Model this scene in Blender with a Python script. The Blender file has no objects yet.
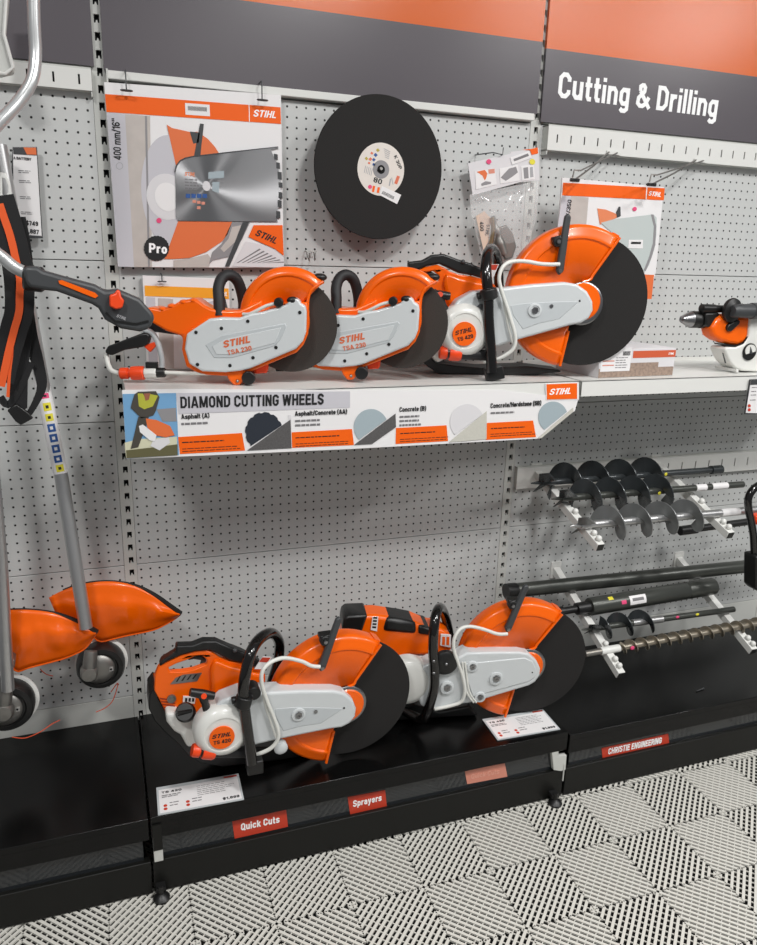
import bpy, bmesh, math, random
from mathutils import Vector, Matrix, Euler
from mathutils.geometry import tessellate_polygon
random.seed(7)
C=bpy.context.scene.collection
PI=math.pi
# ---------------------------------------------------------------- camera calibration
CAM=Vector((-0.04379,-2.14286,1.57322)); ROT=Euler((1.29619280,-0.0275525712,-0.344390609)); F=768.19257; PX=378.5; PY=475.293
RM=ROT.to_matrix()
cd=bpy.data.cameras.new('camera'); cam=bpy.data.objects.new('camera',cd); C.objects.link(cam)
cam.location=CAM; cam.rotation_euler=ROT; cd.sensor_fit='HORIZONTAL'; cd.sensor_width=36; cd.lens=36*F/757; cd.shift_y=(PY-472.5)/757; cd.clip_start=.05
bpy.context.scene.camera=cam
def ray(p): return RM@Vector(((p[0]-PX)/F,-(p[1]-PY)/F,-1))
def at(p,Y):
    d=ray(p); t=(Y-CAM.y)/d.y; return CAM+d*t
def Z(cx,cy,s,pts): return [(cx+x/s,cy+y/s) for x,y in pts]
# a frame: vertical plane through o, u runs to the right, n towards the aisle; local coordinates are (u,-n,v)
class Fr:
    def __init__(s,o,yaw=0.0):
        s.o=Vector(o); s.yaw=yaw; s.u=Vector((math.cos(yaw),math.sin(yaw),0)); s.nn=Vector((math.sin(yaw),-math.cos(yaw),0))
    def uv(s,p,n=0.0):
        d=ray(p); t=((s.o+s.nn*n-CAM).dot(s.nn))/d.dot(s.nn); P=CAM+d*t-s.o
        return (P.dot(s.u),P.z)
    def tr(s,pts,n=0.0): return [s.uv(p,n) for p in pts]
    def L(s,p,n):
        a=s.uv(p,n); return Vector((a[0],-n,a[1]))
W=Fr((0,0,0))
# ---------------------------------------------------------------- materials
MATS={}
def mat(name,col,rough=.5,metal=0,coat=0,spec=.5,bump=0,bscale=200,alpha=1,trans=0,emit=0,var=0):
    if name in MATS: return MATS[name]
    m=bpy.data.materials.new(name); m.use_nodes=True; nt=m.node_tree; b=nt.nodes['Principled BSDF']
    c=tuple(((x/255)/12.92 if x/255<=.04045 else ((x/255+.055)/1.055)**2.4) for x in col)+(1,)
    b.inputs['Base Color'].default_value=c; b.inputs['Roughness'].default_value=rough; b.inputs['Metallic'].default_value=metal
    b.inputs['Coat Weight'].default_value=coat; b.inputs['Coat Roughness'].default_value=.08; b.inputs['Specular IOR Level'].default_value=spec
    if trans: b.inputs['Transmission Weight'].default_value=trans; b.inputs['IOR'].default_value=1.15
    if alpha<1: b.inputs['Alpha'].default_value=alpha
    tc=nt.nodes.new('ShaderNodeTexCoord')
    if bump or var:
        no=nt.nodes.new('ShaderNodeTexNoise'); no.inputs['Scale'].default_value=bscale; no.inputs['Detail'].default_value=3
        nt.links.new(tc.outputs['Object'],no.inputs['Vector'])
        if bump:
            bp=nt.nodes.new('ShaderNodeBump'); bp.inputs['Strength'].default_value=bump; bp.inputs['Distance'].default_value=.001
            nt.links.new(no.outputs['Fac'],bp.inputs['Height']); nt.links.new(bp.outputs['Normal'],b.inputs['Normal'])
        if var:
            mx=nt.nodes.new('ShaderNodeMix'); mx.data_type='RGBA'; mx.inputs[6].default_value=tuple(x*(1-var) for x in c[:3])+(1,); mx.inputs[7].default_value=tuple(min(1,x*(1+var)) for x in c[:3])+(1,)
            nt.links.new(no.outputs['Fac'],mx.inputs[0]); nt.links.new(mx.outputs[2],b.inputs['Base Color'])
    MATS[name]=m; return m
ORANGE=mat('orange_plastic',(243,99,0),.28,coat=.15,spec=.4)
ORANGE_P=mat('orange_print',(242,98,10),.5,spec=.3)
ORANGE_D=mat('faded_orange_print',(226,132,88),.5)
AMBER=mat('amber_print',(245,165,40),.45)
WHITE_PL=mat('white_plastic',(222,222,217),.3,coat=.2)
COVER=mat('pale_grey_plastic',(203,207,208),.34,coat=.15)
COVER_D=mat('grey_plastic_and_recess_shade',(188,193,195),.45)  # darker grey; on belt cover recess panels it paints the recess shade
BLACK=mat('black_plastic',(22,22,22),.4)
BLACK_G=mat('gloss_black_tube',(14,12,12),.16,coat=.4)
RUBBER=mat('black_rubber',(28,28,30),.6,bump=.2,bscale=300)
DARKGREY=mat('dark_grey_plastic',(62,64,66),.45)
DISC=mat('abrasive_disc',(25,23,22),.85,bump=.6,bscale=700,var=.25)
DISC_G=mat('abrasive_disc_grey',(52,47,43),.85,bump=.6,bscale=700,var=.25)
STEEL=mat('steel',(150,150,152),.3,metal=1)
STEEL_D=mat('dull_steel',(140,138,134),.42,metal=.8)
ALU=mat('aluminium',(190,190,190),.35,metal=.85)
BRASS=mat('brass_ring',(170,150,120),.3,metal=.9)
HOSE=mat('white_hose',(220,220,214),.4)
RED=mat('red_connector',(236,72,24),.35)
REDS=mat('red_sticker',(196,60,36),.5)
REDF=mat('faded_red_sticker',(214,140,120),.5)
PANEL_W=mat('grey_white_metal',(200,201,196),.45,bump=.05,bscale=500)
SHELF_W=mat('white_shelf_metal',(222,222,218),.35,coat=.1)
DECK=mat('black_deck_metal',(9,9,9),.22,spec=.3,bump=.04,bscale=60)
DECK_F=mat('black_fascia_metal',(19,19,17),.4,spec=.3)
KICK=mat('glossy_kick_panel',(34,37,40),.14,coat=.6)
SIGN_G=mat('sign_grey',(90,85,90),.27,bump=.1,bscale=900)
SIGN_O=mat('sign_orange',(214,98,30),.24,bump=.15,bscale=900)
SIGN_W=mat('white_lettering',(250,250,250),.5)
CARD=mat('white_card',(232,230,230),.45)
CARD_G=mat('grey_card_print',(196,194,200),.5)
CARD_L=mat('pale_grey_print',(216,214,216),.5)
WOODP=mat('wood_print',(190,182,176),.5,bscale=30,var=.12)
INK=mat('black_ink',(24,24,26),.5)
INKG=mat('grey_ink',(120,118,120),.5)
INKP=mat('pale_ink',(165,165,168),.5)
GREYP=mat('mid_grey_print',(140,138,140),.5)
PINK=mat('pink_dot_sticker',(226,72,122),.5)
YEL=mat('yellow_sticker',(226,214,60),.5)
BLUEI=mat('blue_ink',(40,84,150),.5)
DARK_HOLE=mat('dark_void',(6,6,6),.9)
GUNMETAL=mat('gunmetal_paint',(74,76,72),.32,metal=.4)
AUGBLK=mat('black_auger_paint',(66,70,72),.27,metal=.3)
AUGGRY=mat('grey_auger_paint',(132,134,134),.34,metal=.5)
AUGTAN=mat('bare_auger_steel',(150,142,128),.35,metal=.7)
WEB=mat('strap_webbing',(20,20,22),.8,bump=.5,bscale=400)
WEBO=mat('orange_strap',(226,88,30),.7)
CLEAR=mat('clear_film',(250,250,250),.06,trans=.0,alpha=.22)
LINE=mat('orange_cutting_line',(216,84,50),.4)
FLOORM=mat('floor_tile_rib',(214,212,204),.42)
FLOORB=mat('floor_under_tile',(10,11,10),.8)
SKY=mat('sky_print',(112,160,200),.5); VEST=mat('yellow_vest_print',(176,176,60),.5); JEANS=mat('dark_clothing_print',(70,66,60),.5); GRASS=mat('ground_print',(96,92,62),.5); SAND=mat('pale_ground_print',(206,204,176),.5); SKINP=mat('skin_print',(150,92,70),.5)
ROADP=mat('dark_asphalt_print',(84,82,82),.7,bscale=250,var=.4); CONCP=mat('concrete_print',(196,194,184),.6,bscale=200,var=.1); BLADEB=mat('blue_grey_print',(160,174,180),.5); NAVY=mat('navy_print',(38,44,54),.5)
SAWGUARD=mat('saw_guard_print',(224,112,60),.45)
GRAVEL=mat('gravel_print',(150,130,116),.7,bscale=120,var=.6)

def peg_material():
    m=bpy.data.materials.new('pegboard_metal'); m.use_nodes=True; nt=m.node_tree; N=nt.nodes; Lk=nt.links; b=N['Principled BSDF']
    b.inputs['Roughness'].default_value=.5
    tc=N.new('ShaderNodeTexCoord'); sp=N.new('ShaderNodeSeparateXYZ'); Lk.new(tc.outputs['Object'],sp.inputs[0])
    def M(op,a,bv=None,clamp=False):
        n=N.new('ShaderNodeMath'); n.operation=op
        for i,v in enumerate((a,bv)):
            if v is None: continue
            if isinstance(v,(int,float)): n.inputs[i].default_value=v
            else: Lk.new(v,n.inputs[i])
        return n.outputs[0]
    def dist(o): # distance to the nearest hole centre in metres
        q=M('DIVIDE',o,.0254); q=M('ADD',q,.5); q=M('FLOOR',q); q=M('MULTIPLY',q,.0254); return M('ABSOLUTE',M('SUBTRACT',o,q))
    dx=dist(sp.outputs[0]); dz=dist(sp.outputs[2])
    p4=M('ADD',M('POWER',M('MULTIPLY',dx,1000),3.0),M('POWER',M('MULTIPLY',dz,1000),3.0))
    hole=M('LESS_THAN',p4,2.75**3)
    mx=N.new('ShaderNodeMix'); mx.data_type='RGBA'; mx.inputs[6].default_value=(.55,.56,.55,1); mx.inputs[7].default_value=(.012,.012,.012,1)
    Lk.new(hole,mx.inputs[0]); Lk.new(mx.outputs[2],b.inputs['Base Color'])
    bp=N.new('ShaderNodeBump'); bp.inputs['Strength'].default_value=.6; bp.inputs['Distance'].default_value=.001; bp.invert=True
    Lk.new(hole,bp.inputs['Height']); Lk.new(bp.outputs['Normal'],b.inputs['Normal'])
    return m
PEG=peg_material()
def blade_material():
    m=bpy.data.materials.new('brushed_blade_steel'); m.use_nodes=True; nt=m.node_tree; b=nt.nodes['Principled BSDF']
    b.inputs['Metallic'].default_value=.9; b.inputs['Roughness'].default_value=.28; b.inputs['Base Color'].default_value=(.36,.36,.37,1)
    b.inputs['Anisotropic'].default_value=.92
    tc=nt.nodes.new('ShaderNodeTexCoord'); cr=nt.nodes.new('ShaderNodeVectorMath'); cr.operation='CROSS_PRODUCT'; cr.inputs[1].default_value=(0,1,0)
    nm=nt.nodes.new('ShaderNodeVectorMath'); nm.operation='NORMALIZE'
    nt.links.new(tc.outputs['Object'],cr.inputs[0]); nt.links.new(cr.outputs[0],nm.inputs[0]); nt.links.new(nm.outputs[0],b.inputs['Tangent'])
    return m
BLADE=blade_material()

# ---------------------------------------------------------------- mesh builder
class MB:
    def __init__(s): s.bm=bmesh.new()
    def prism(s,poly,n0,n1,holes=()):
        """poly in (u,v), extruded from n0 to n1 (n towards the aisle)"""
        loops=[list(poly)]+[list(h) for h in holes]
        flat=[p for l in loops for p in l]
        a=[s.bm.verts.new((p[0],-n0,p[1])) for p in flat]; b=[s.bm.verts.new((p[0],-n1,p[1])) for p in flat]
        tris=tessellate_polygon([[Vector((p[0],p[1],0)) for p in l] for l in loops])
        if not holes:
            try: s.bm.faces.new(a); s.bm.faces.new(b[::-1])
            except ValueError: pass
        else:
            for t in tris:
                try: s.bm.faces.new([a[i] for i in t]); s.bm.faces.new([b[i] for i in t][::-1])
                except ValueError: pass
        k=0
        for l in loops:
            m=len(l)
            for i in range(m):
                j=(i+1)%m
                try: s.bm.faces.new((a[k+i],a[k+j],b[k+j],b[k+i]))
                except ValueError: pass
            k+=m
        return s
    def box(s,x0,x1,y0,y1,z0,z1,M=None):
        v=[s.bm.verts.new(M@Vector((x,y,z)) if M else (x,y,z)) for x in (x0,x1) for y in (y0,y1) for z in (z0,z1)]
        for f in ((0,1,3,2),(4,6,7,5),(0,4,5,1),(2,3,7,6),(0,2,6,4),(1,5,7,3)): s.bm.faces.new([v[i] for i in f])
        return s
    def rings(s,R,cap=True,closed=False):
        n=len(R[0]); vs=[[s.bm.verts.new(p) for p in r] for r in R]
        m=len(vs)
        for i in range(m if closed else m-1):
            A=vs[i];B=vs[(i+1)%m]
            for k in range(n): s.bm.faces.new((A[k],A[(k+1)%n],B[(k+1)%n],B[k]))
        if cap and not closed:
            s.bm.faces.new(vs[0][::-1]); s.bm.faces.new(vs[-1])
        return s
    def tube(s,pts,r,seg=12,closed=False,cap=True,flat=None):
        pts=[Vector(p) for p in pts]; m=len(pts); rr=r if isinstance(r,(list,tuple)) else [r]*m
        T=[]
        for i in range(m):
            a=pts[(i-1)%m] if (closed or i>0) else pts[i]; b=pts[(i+1)%m] if (closed or i<m-1) else pts[i]
            T.append((b-a).normalized())
        up=Vector((0,0,1)) if abs(T[0].z)<.9 else Vector((1,0,0))
        nrm=(up-T[0]*up.dot(T[0])).normalized(); R=[]
        for i in range(m):
            nrm=(nrm-T[i]*nrm.dot(T[i])).normalized(); bn=T[i].cross(nrm); fy=flat if flat else 1
            R.append([pts[i]+nrm*math.cos(2*PI*k/seg)*rr[i]+bn*math.sin(2*PI*k/seg)*rr[i]*fy for k in range(seg)])
        return s.rings(R,cap,closed)
    def lathe(s,prof,c,ax,seg=32,sx=1.0,closed=False):
        """prof: (radius,height along ax)"""
        c=Vector(c); ax=Vector(ax).normalized(); up=Vector((0,0,1)) if abs(ax.z)<.9 else Vector((1,0,0))
        a=(up-ax*up.dot(ax)).normalized(); b=ax.cross(a)
        R=[[c+ax*h+(a*math.cos(2*PI*k/seg)+b*math.sin(2*PI*k/seg)*sx)*max(r,1e-5) for k in range(seg)] for r,h in prof]
        return s.rings(R,cap=not closed,closed=closed)
    def cyl(s,p0,p1,r,seg=20):
        p0=Vector(p0);p1=Vector(p1); return s.lathe([(r,0),(r,(p1-p0).length)],p0,p1-p0,seg)
    def ball(s,c,r,seg=14,sq=(1,1,1)):
        c=Vector(c); R=[]
        for i in range(1,9):
            t=PI*i/9; R.append([c+Vector((math.sin(t)*math.cos(2*PI*k/seg)*r*sq[0],math.sin(t)*math.sin(2*PI*k/seg)*r*sq[1],math.cos(t)*r*sq[2])) for k in range(seg)])
        return s.rings(R)
    def grid(s,G,closed=False):
        vs=[[s.bm.verts.new(p) for p in r] for r in G]
        for i in range(len(vs)-1):
            for j in range(len(vs[0])-1): s.bm.faces.new((vs[i][j],vs[i][j+1],vs[i+1][j+1],vs[i+1][j]))
        return s
def smooth(pts,k=4,closed=False):
    n=len(pts); out=[]; V=[Vector(p) for p in pts]
    rng=range(n if closed else n-1)
    for i in rng:
        p0=V[(i-1)%n] if (closed or i>0) else V[i]; p1=V[i]; p2=V[(i+1)%n]; p3=V[(i+2)%n] if (closed or i+2<n) else p2
        for j in range(k):
            t=j/k; out.append(.5*((2*p1)+(p2-p0)*t+(2*p0-5*p1+4*p2-p3)*t*t+(3*p1-p0-3*p2+p3)*t*t*t))
    if not closed: out.append(V[-1])
    return out
def circ(c,r,n=32,sx=1): return [(c[0]+r*math.cos(2*PI*i/n)*sx,c[1]+r*math.sin(2*PI*i/n)) for i in range(n)]
ORG={}
def obj(name,mb,m,parent=None,org=None,bevel=0,solid=0,ang=38,seg=2):
    bm=mb.bm
    o_=Vector(org) if org is not None else (ORG[parent.name] if parent else Vector((0,0,0)))
    if not solid: bmesh.ops.recalc_face_normals(bm,faces=bm.faces)
    else: bmesh.ops.recalc_face_normals(bm,faces=bm.faces)
    bmesh.ops.translate(bm,verts=bm.verts,vec=-o_)
    ca=math.radians(ang)
    for f in bm.faces: f.smooth=True
    for e in bm.edges:
        if len(e.link_faces)==2 and e.calc_face_angle(0)>ca: e.smooth=False
    me=bpy.data.meshes.new(name); bm.to_mesh(me); bm.free(); me.materials.append(m)
    o=bpy.data.objects.new(name,me); C.objects.link(o)
    if parent: o.parent=parent
    else: o.location=o_
    ORG[o.name]=o_.copy()
    if solid:
        md=o.modifiers.new('solid','SOLIDIFY'); md.thickness=solid; md.offset=0
    if bevel:
        md=o.modifiers.new('bevel','BEVEL'); md.width=bevel; md.segments=seg; md.limit_method='ANGLE'; md.angle_limit=math.radians(35)
    return o
def tag(o,label,cat,group=None):
    o['label']=label; o['category']=cat
    if group: o['group']=group
    return o
def struct(o): o['kind']='structure'; return o
def thing(name,label,cat,org=(0,0,0),group=None):
    o=bpy.data.objects.new(name,None); C.objects.link(o); o.empty_display_size=.05
    o.location=org; ORG[o.name]=Vector(org); return tag(o,label,cat,group)
def flat(parent,name,pts,n,m,th=.0006,bevel=0,holes=()):
    return obj(name,MB().prism(pts,n,n+th,holes),m,parent,bevel=bevel)
# ---------------------------------------------------------------- plain grotesque lettering drawn from strokes
def glyph(ch,s):
    h=s/2; X=.72
    def up(w): return h,w-h,h,1-h,w/2
    w=.60; l,r,b,t,m=up(w)
    G=None
    if ch=='A': w=.66; l,r,b,t,m=up(w); G=[[(h*.8,0),(m-h*.15,1)],[(m+h*.15,1),(w-h*.8,0)],[(w*.24,.27),(w*.76,.27)],[(m-h*.6,1-h*.9),(m+h*.6,1-h*.9)]]
    elif ch=='B': G=[[(l,0),(l,1)],[(l,t),(r-.14,t),(r-.03,t-.1),(r-.03,.64),(r-.12,.53),(l,.53)],[(r-.14,.53),(r,.43),(r,b+.1),(r-.12,b),(l,b)]]
    elif ch=='C': G=[[(r,.66),(r,t-.13),(r-.13,t),(l+.13,t),(l,t-.13),(l,b+.13),(l+.13,b),(r-.13,b),(r,b+.13),(r,.34)]]
    elif ch=='D': G=[[(l,0),(l,1)],[(l,t),(r-.16,t),(r,t-.17),(r,b+.17),(r-.16,b),(l,b)]]
    elif ch=='E': w=.54; r=w; G=[[(l,0),(l,1)],[(l,t),(r,t)],[(l,.52),(r-.04,.52)],[(l,b),(r,b)]]
    elif ch=='F': w=.52; r=w; G=[[(l,0),(l,1)],[(l,t),(r,t)],[(l,.5),(r-.04,.5)]]
    elif ch=='G': G=[[(r,.68),(r,t-.12),(r-.13,t),(l+.13,t),(l,t-.13),(l,b+.13),(l+.13,b),(r-.13,b),(r,b+.13),(r,.46),(m,.46)]]
    elif ch=='H': G=[[(l,0),(l,1)],[(r,0),(r,1)],[(l,.52),(r,.52)]]
    elif ch=='I': w=s; G=[[(h,0),(h,1)]]
    elif ch=='K': G=[[(l,0),(l,1)],[(l,.38),(w-h*.7,1)],[(w*.42,.5),(w-h*.6,0)]]
    elif ch=='L': w=.5; G=[[(l,0),(l,1)],[(l,b),(w,b)]]
    elif ch=='M': w=.78; r=w-h; m=w/2; G=[[(l,0),(l,1)],[(r,0),(r,1)],[(l+h*.3,1),(m,.05)],[(m,.05),(r-h*.3,1)]]
    elif ch=='N': G=[[(l,0),(l,1)],[(r,0),(r,1)],[(l+h*.2,1),(r-h*.2,0)]]
    elif ch in 'O0Q': 
        if ch=='0': w=.54; r=w-h
        G=[[(l,.5),(l,b+.14),(l+.13,b),(r-.13,b),(r,b+.14),(r,t-.14),(r-.13,t),(l+.13,t),(l,t-.14),(l,.49)]]
        if ch=='Q': G.append([(m,.25),(w,-.04)])
    elif ch=='P': G=[[(l,0),(l,1)],[(l,t),(r-.12,t),(r,t-.11),(r,.56),(r-.12,.44),(l,.44)]]
    elif ch=='R': G=[[(l,0),(l,1)],[(l,t),(r-.12,t),(r,t-.11),(r,.60),(r-.12,.48),(l,.48)],[(m,.48),(w-h*.7,0)]]
    elif ch=='S': G=[[(r,.70),(r,t-.11),(r-.12,t),(l+.12,t),(l,t-.11),(l,.64),(l+.1,.55),(r-.1,.46),(r,.37),(r,b+.11),(r-.12,b),(l+.12,b),(l,b+.11),(l,.30)]]
    elif ch=='T': w=.56; G=[[(w/2,0),(w/2,1)],[(0,t),(w,t)]]
    elif ch=='U': G=[[(l,1),(l,b+.14),(l+.13,b),(r-.13,b),(r,b+.14),(r,1)]]
    elif ch=='V': G=[[(h*.8,1),(w/2,0)],[(w/2,0),(w-h*.8,1)]]
    elif ch=='W': w=.86; G=[[(h*.8,1),(w*.27,0)],[(w*.27,0),(w*.5,.95)],[(w*.5,.95),(w*.73,0)],[(w*.73,0),(w-h*.8,1)]]
    elif ch=='Y': G=[[(w/2,0),(w/2,.42)],[(h*.8,1),(w/2,.4)],[(w/2,.4),(w-h*.8,1)]]
    elif ch=='1': w=.34; G=[[(w-h,0),(w-h,1)],[(0,.74),(w-h,.9)]]
    elif ch=='2': w=.54; r=w-h; G=[[(l,.70),(l,t-.12),(l+.12,t),(r-.12,t),(r,t-.12),(r,.62),(l,b+.06),(l,b)],[(l-h*.8,b),(w,b)]]
    elif ch=='3': w=.54; r=w-h; G=[[(l,.74),(l,t-.1),(l+.12,t),(r-.12,t),(r-.01,t-.1),(r-.01,.64),(r-.12,.53),(w*.4,.53)],[(r-.12,.53),(r,.42),(r,b+.12),(r-.12,b),(l+.12,b),(l,b+.1),(l,.27)]]
    elif ch=='4': w=.56; G=[[(w*.72,0),(w*.72,1)],[(w*.68,.96),(h*.7,.30)],[(0,.26),(w,.26)]]
    elif ch=='5': w=.54; r=w-h; G=[[(w-.03,t),(l+.02,t),(l,.5),(r-.12,.58),(r,.46),(r,b+.12),(r-.12,b),(l+.12,b),(l,b+.1),(l,.26)]]
    elif ch=='6': w=.54; r=w-h; G=[[(r,.74),(r,t-.1),(r-.12,t),(l+.12,t),(l,t-.14),(l,b+.12),(l+.12,b),(r-.12,b),(r,b+.12),(r,.42),(r-.12,.55),(l,.5)]]
    elif ch=='7': w=.52; G=[[(0,t),(w-h*.5,t)],[(w-h,t),(w*.36,0)]]
    elif ch=='8': w=.54; r=w-h; G=[[(l+.12,.53),(l,.64),(l,t-.1),(l+.12,t),(r-.12,t),(r,t-.1),(r,.64),(r-.12,.53),(l+.12,.53),(l,.42),(l,b+.1),(l+.12,b),(r-.12,b),(r,b+.1),(r,.42),(r-.12,.53)]]
    elif ch=='9': w=.54; r=w-h; G=[[(l,.26),(l,b+.1),(l+.12,b),(r-.12,b),(r,b+.14),(r,t-.12),(r-.12,t),(l+.12,t),(l,t-.12),(l,.58),(l+.12,.45),(r,.5)]]
    elif ch=='&': w=.72; G=[[(w,0),(w*.24,.68)],[(w*.24,.68),(w*.22,t-.06),(w*.34,t),(w*.46,t),(w*.56,t-.08),(w*.54,.68),(w*.34,.5)],[(w*.38,.56),(l+.02,.40),(l,b+.1),(l+.12,b),(w*.5,b),(w*.72,.2),(w-h*.8,.46)]]
    elif ch=='/': w=.36; G=[[(0+h*.4,-.05),(w-h*.4,1.05)]]
    elif ch=='"': w=s*2.6; G=[[(h,.68),(h,1)],[(w-h,.68),(w-h,1)]]
    elif ch=='$': 
        G=glyph('S',s)[0]+[[(w/2,-.1),(w/2,1.1)]]
    elif ch=='(': w=.3; G=[[(w-h*.5,1.05),(h,.75),(h,.2),(w-h*.5,-.15)]]
    elif ch==')': w=.3; G=[[(h*.5,1.05),(w-h,.75),(w-h,.2),(h*.5,-.15)]]
    elif ch==',': w=s; G=[[(h,s),(h*.6,-.15)]]
    else:
        w=.52; l,r=h,w-h; T=X-h
        if ch=='a': G=[[(l,X-.2),(l,T-.06),(l+.1,T),(r-.1,T),(r,T-.1),(r,0)],[(r,.44),(l+.1,.40),(l,.30),(l,b+.08),(l+.1,b),(r-.1,b),(r,b+.1)]]
        elif ch=='b': G=[[(l,0),(l,1)],[(l,T-.08),(l+.12,T),(r-.1,T),(r,T-.12),(r,b+.12),(r-.1,b),(l+.12,b),(l,b+.08)]]
        elif ch=='c': G=[[(r,X-.24),(r,T-.1),(r-.1,T),(l+.1,T),(l,T-.12),(l,b+.12),(l+.1,b),(r-.1,b),(r,b+.1),(r,.24)]]
        elif ch=='d': G=[[(r,0),(r,1)],[(r,T-.08),(r-.12,T),(l+.1,T),(l,T-.12),(l,b+.12),(l+.1,b),(r-.12,b),(r,b+.08)]]
        elif ch=='e': G=[[(l,.36),(r,.36),(r,T-.12),(r-.1,T),(l+.1,T),(l,T-.12),(l,b+.12),(l+.1,b),(r-.1,b),(r,b+.1)]]
        elif ch=='f': w=.34; G=[[(w*.42,0),(w*.42,t-.1),(w*.6,t),(w,t)],[(0,T),(w,T)]]
        elif ch=='g': G=[[(r,X),(r,-.12),(r-.1,-.2),(l+.1,-.2),(l,-.12)],[(r,T-.08),(r-.12,T),(l+.1,T),(l,T-.12),(l,b+.12),(l+.1,b),(r-.12,b),(r,b+.08)]]
        elif ch=='h': G=[[(l,0),(l,1)],[(l,T-.1),(l+.14,T),(r-.1,T),(r,T-.12),(r,0)]]
        elif ch=='i': w=s; G=[[(h,0),(h,X)],[(h,X+.12),(h,1)]]
        elif ch=='k': G=[[(l,0),(l,1)],[(l,.25),(w-h*.8,X)],[(w*.4,.42),(w-h*.6,0)]]
        elif ch=='l': w=s; G=[[(h,0),(h,1)]]
        elif ch=='m': w=.8; r=w-h; m=w/2; G=[[(l,0),(l,X)],[(l,T-.1),(l+.1,T),(m-.08,T),(m,T-.1),(m,0)],[(m,T-.1),(m+.1,T),(r-.08,T),(r,T-.1),(r,0)]]
        elif ch=='n': G=[[(l,0),(l,X)],[(l,T-.1),(l+.14,T),(r-.1,T),(r,T-.12),(r,0)]]
        elif ch=='o': G=[[(l,.36),(l,b+.12),(l+.1,b),(r-.1,b),(r,b+.12),(r,T-.12),(r-.1,T),(l+.1,T),(l,T-.12),(l,.35)]]
        elif ch=='p': G=[[(l,-.25),(l,X)],[(l,T-.08),(l+.12,T),(r-.1,T),(r,T-.12),(r,b+.12),(r-.1,b),(l+.12,b),(l,b+.08)]]
        elif ch=='r': w=.36; G=[[(l,0),(l,X)],[(l,T-.14),(l+.12,T),(w,T)]]
        elif ch=='s': G=[[(r,X-.2),(r,T-.06),(r-.1,T),(l+.1,T),(l,T-.08),(l,.48),(l+.1,.40),(r-.1,.33),(r,.26),(r,b+.08),(r-.1,b),(l+.1,b),(l,b+.06),(l,.20)]]
        elif ch=='t': w=.34; G=[[(w*.42,.95),(w*.42,b+.1),(w*.6,b),(w,b)],[(0,T),(w,T)]]
        elif ch=='u': G=[[(r,0),(r,X)],[(l,X),(l,b+.12),(l+.1,b),(r-.14,b),(r,b+.1)]]
        elif ch=='y': G=[[(h*.8,X),(w*.5,.04)],[(w-h*.8,X),(w*.36,-.22),(w*.1,-.22)]]
        else: return [],.3
    return G,w
def text(parent,s,uv0,width,h,n,m,ang=0.0,bold=0.0,shear=0.0,name='lettering',th=.0005):
    th_=th; st=.13+bold*1.5; x=0; P=[]
    for ch in s:
        if ch==' ': x+=.28; continue
        G,w=glyph(ch,st)
        for pl in G:
            pl=[Vector((a+x,b)) for a,b in pl]; L_=[];R_=[]
            k=len(pl)
            # chamfer path corners so bowls read as round
            q=[pl[0]]
            for i in range(1,k-1):
                if (pl[i]-pl[i-1]).length>.17 and (pl[i+1]-pl[i]).length>.17 and abs((pl[i]-pl[i-1]).normalized().dot((pl[i+1]-pl[i]).normalized()))>.2: q+= [pl[i]]
                else: q+=[pl[i]]
            q.append(pl[-1]); pl=q; k=len(pl)
            for i in range(k):
                d0=(pl[i]-pl[i-1]).normalized() if i else None; d1=(pl[i+1]-pl[i]).normalized() if i<k-1 else None
                if d0 is None: n_=Vector((-d1.y,d1.x)); f=1
                elif d1 is None: n_=Vector((-d0.y,d0.x)); f=1
                else:
                    a=Vector((-d0.y,d0.x)); b=Vector((-d1.y,d1.x)); n_=(a+b); 
                    if n_.length<1e-4: n_=a.copy()
                    n_.normalize(); f=1/max(.55,n_.dot(a))
                L_.append(pl[i]+n_*f*st/2); R_.append(pl[i]-n_*f*st/2)
            P.append((L_,R_))
        x+=w+.10
    x-=.10; ca,sa=math.cos(ang),math.sin(ang); mb=MB()
    wt=x+shear*1.0; sx=width/wt; 
    def T(p,t):
        a=(p.x+shear*p.y)*sx; b=p.y*h; return Vector((uv0[0]+a*ca-b*sa,-t,uv0[1]+a*sa+b*ca))
    for si,(L_,R_) in enumerate(P):
        th=th_+si*2.5e-5
        v=[[mb.bm.verts.new(T(p,t)) for p in S] for S,t in ((L_,n),(R_,n),(R_,n+th),(L_,n+th))]
        for i in range(len(L_)-1):
            for j in range(4): mb.bm.faces.new((v[j][i],v[j][i+1],v[(j+1)%4][i+1],v[(j+1)%4][i]))
        for i in (0,len(L_)-1): mb.bm.faces.new([v[j][i] for j in range(4)])
    return obj(name,mb,m,parent,ang=60)
def ptext(parent,s,fr,p0,p1,hpx,n,m,**k):
    a=fr.uv(p0,n); b=fr.uv(p1,n); d=Vector(b)-Vector(a)
    ang=math.atan2(d.y,d.x)
    perp=Vector((p1[1]-p0[1],-(p1[0]-p0[0]))).normalized()*hpx
    q=fr.uv((p0[0]+perp.x,p0[1]+perp.y),n); h=(Vector(q)-Vector(a)).length
    return text(parent,s,a,d.length,h,n,m,ang=ang,**k)
def bars(mb,p0,w,rows,dz,h,n,rnd=.25,th=.0003,ang=0):
    """lines of small print as one mesh"""
    for r in range(rows):
        z=p0[1]-r*dz; x=p0[0]; e=p0[0]+w*(1-random.random()*rnd)
        while x<e:
            l=min(random.uniform(.006,.016),e-x)
            ca,sa=math.cos(ang),math.sin(ang)
            def R(a,b): a-=p0[0]; b-=p0[1]; return (p0[0]+a*ca-b*sa,p0[1]+a*sa+b*ca)
            mb.prism([R(x,z),R(x+l,z),R(x+l,z+h),R(x,z+h)],n,n+th); x+=l+.002
    return mb

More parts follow.
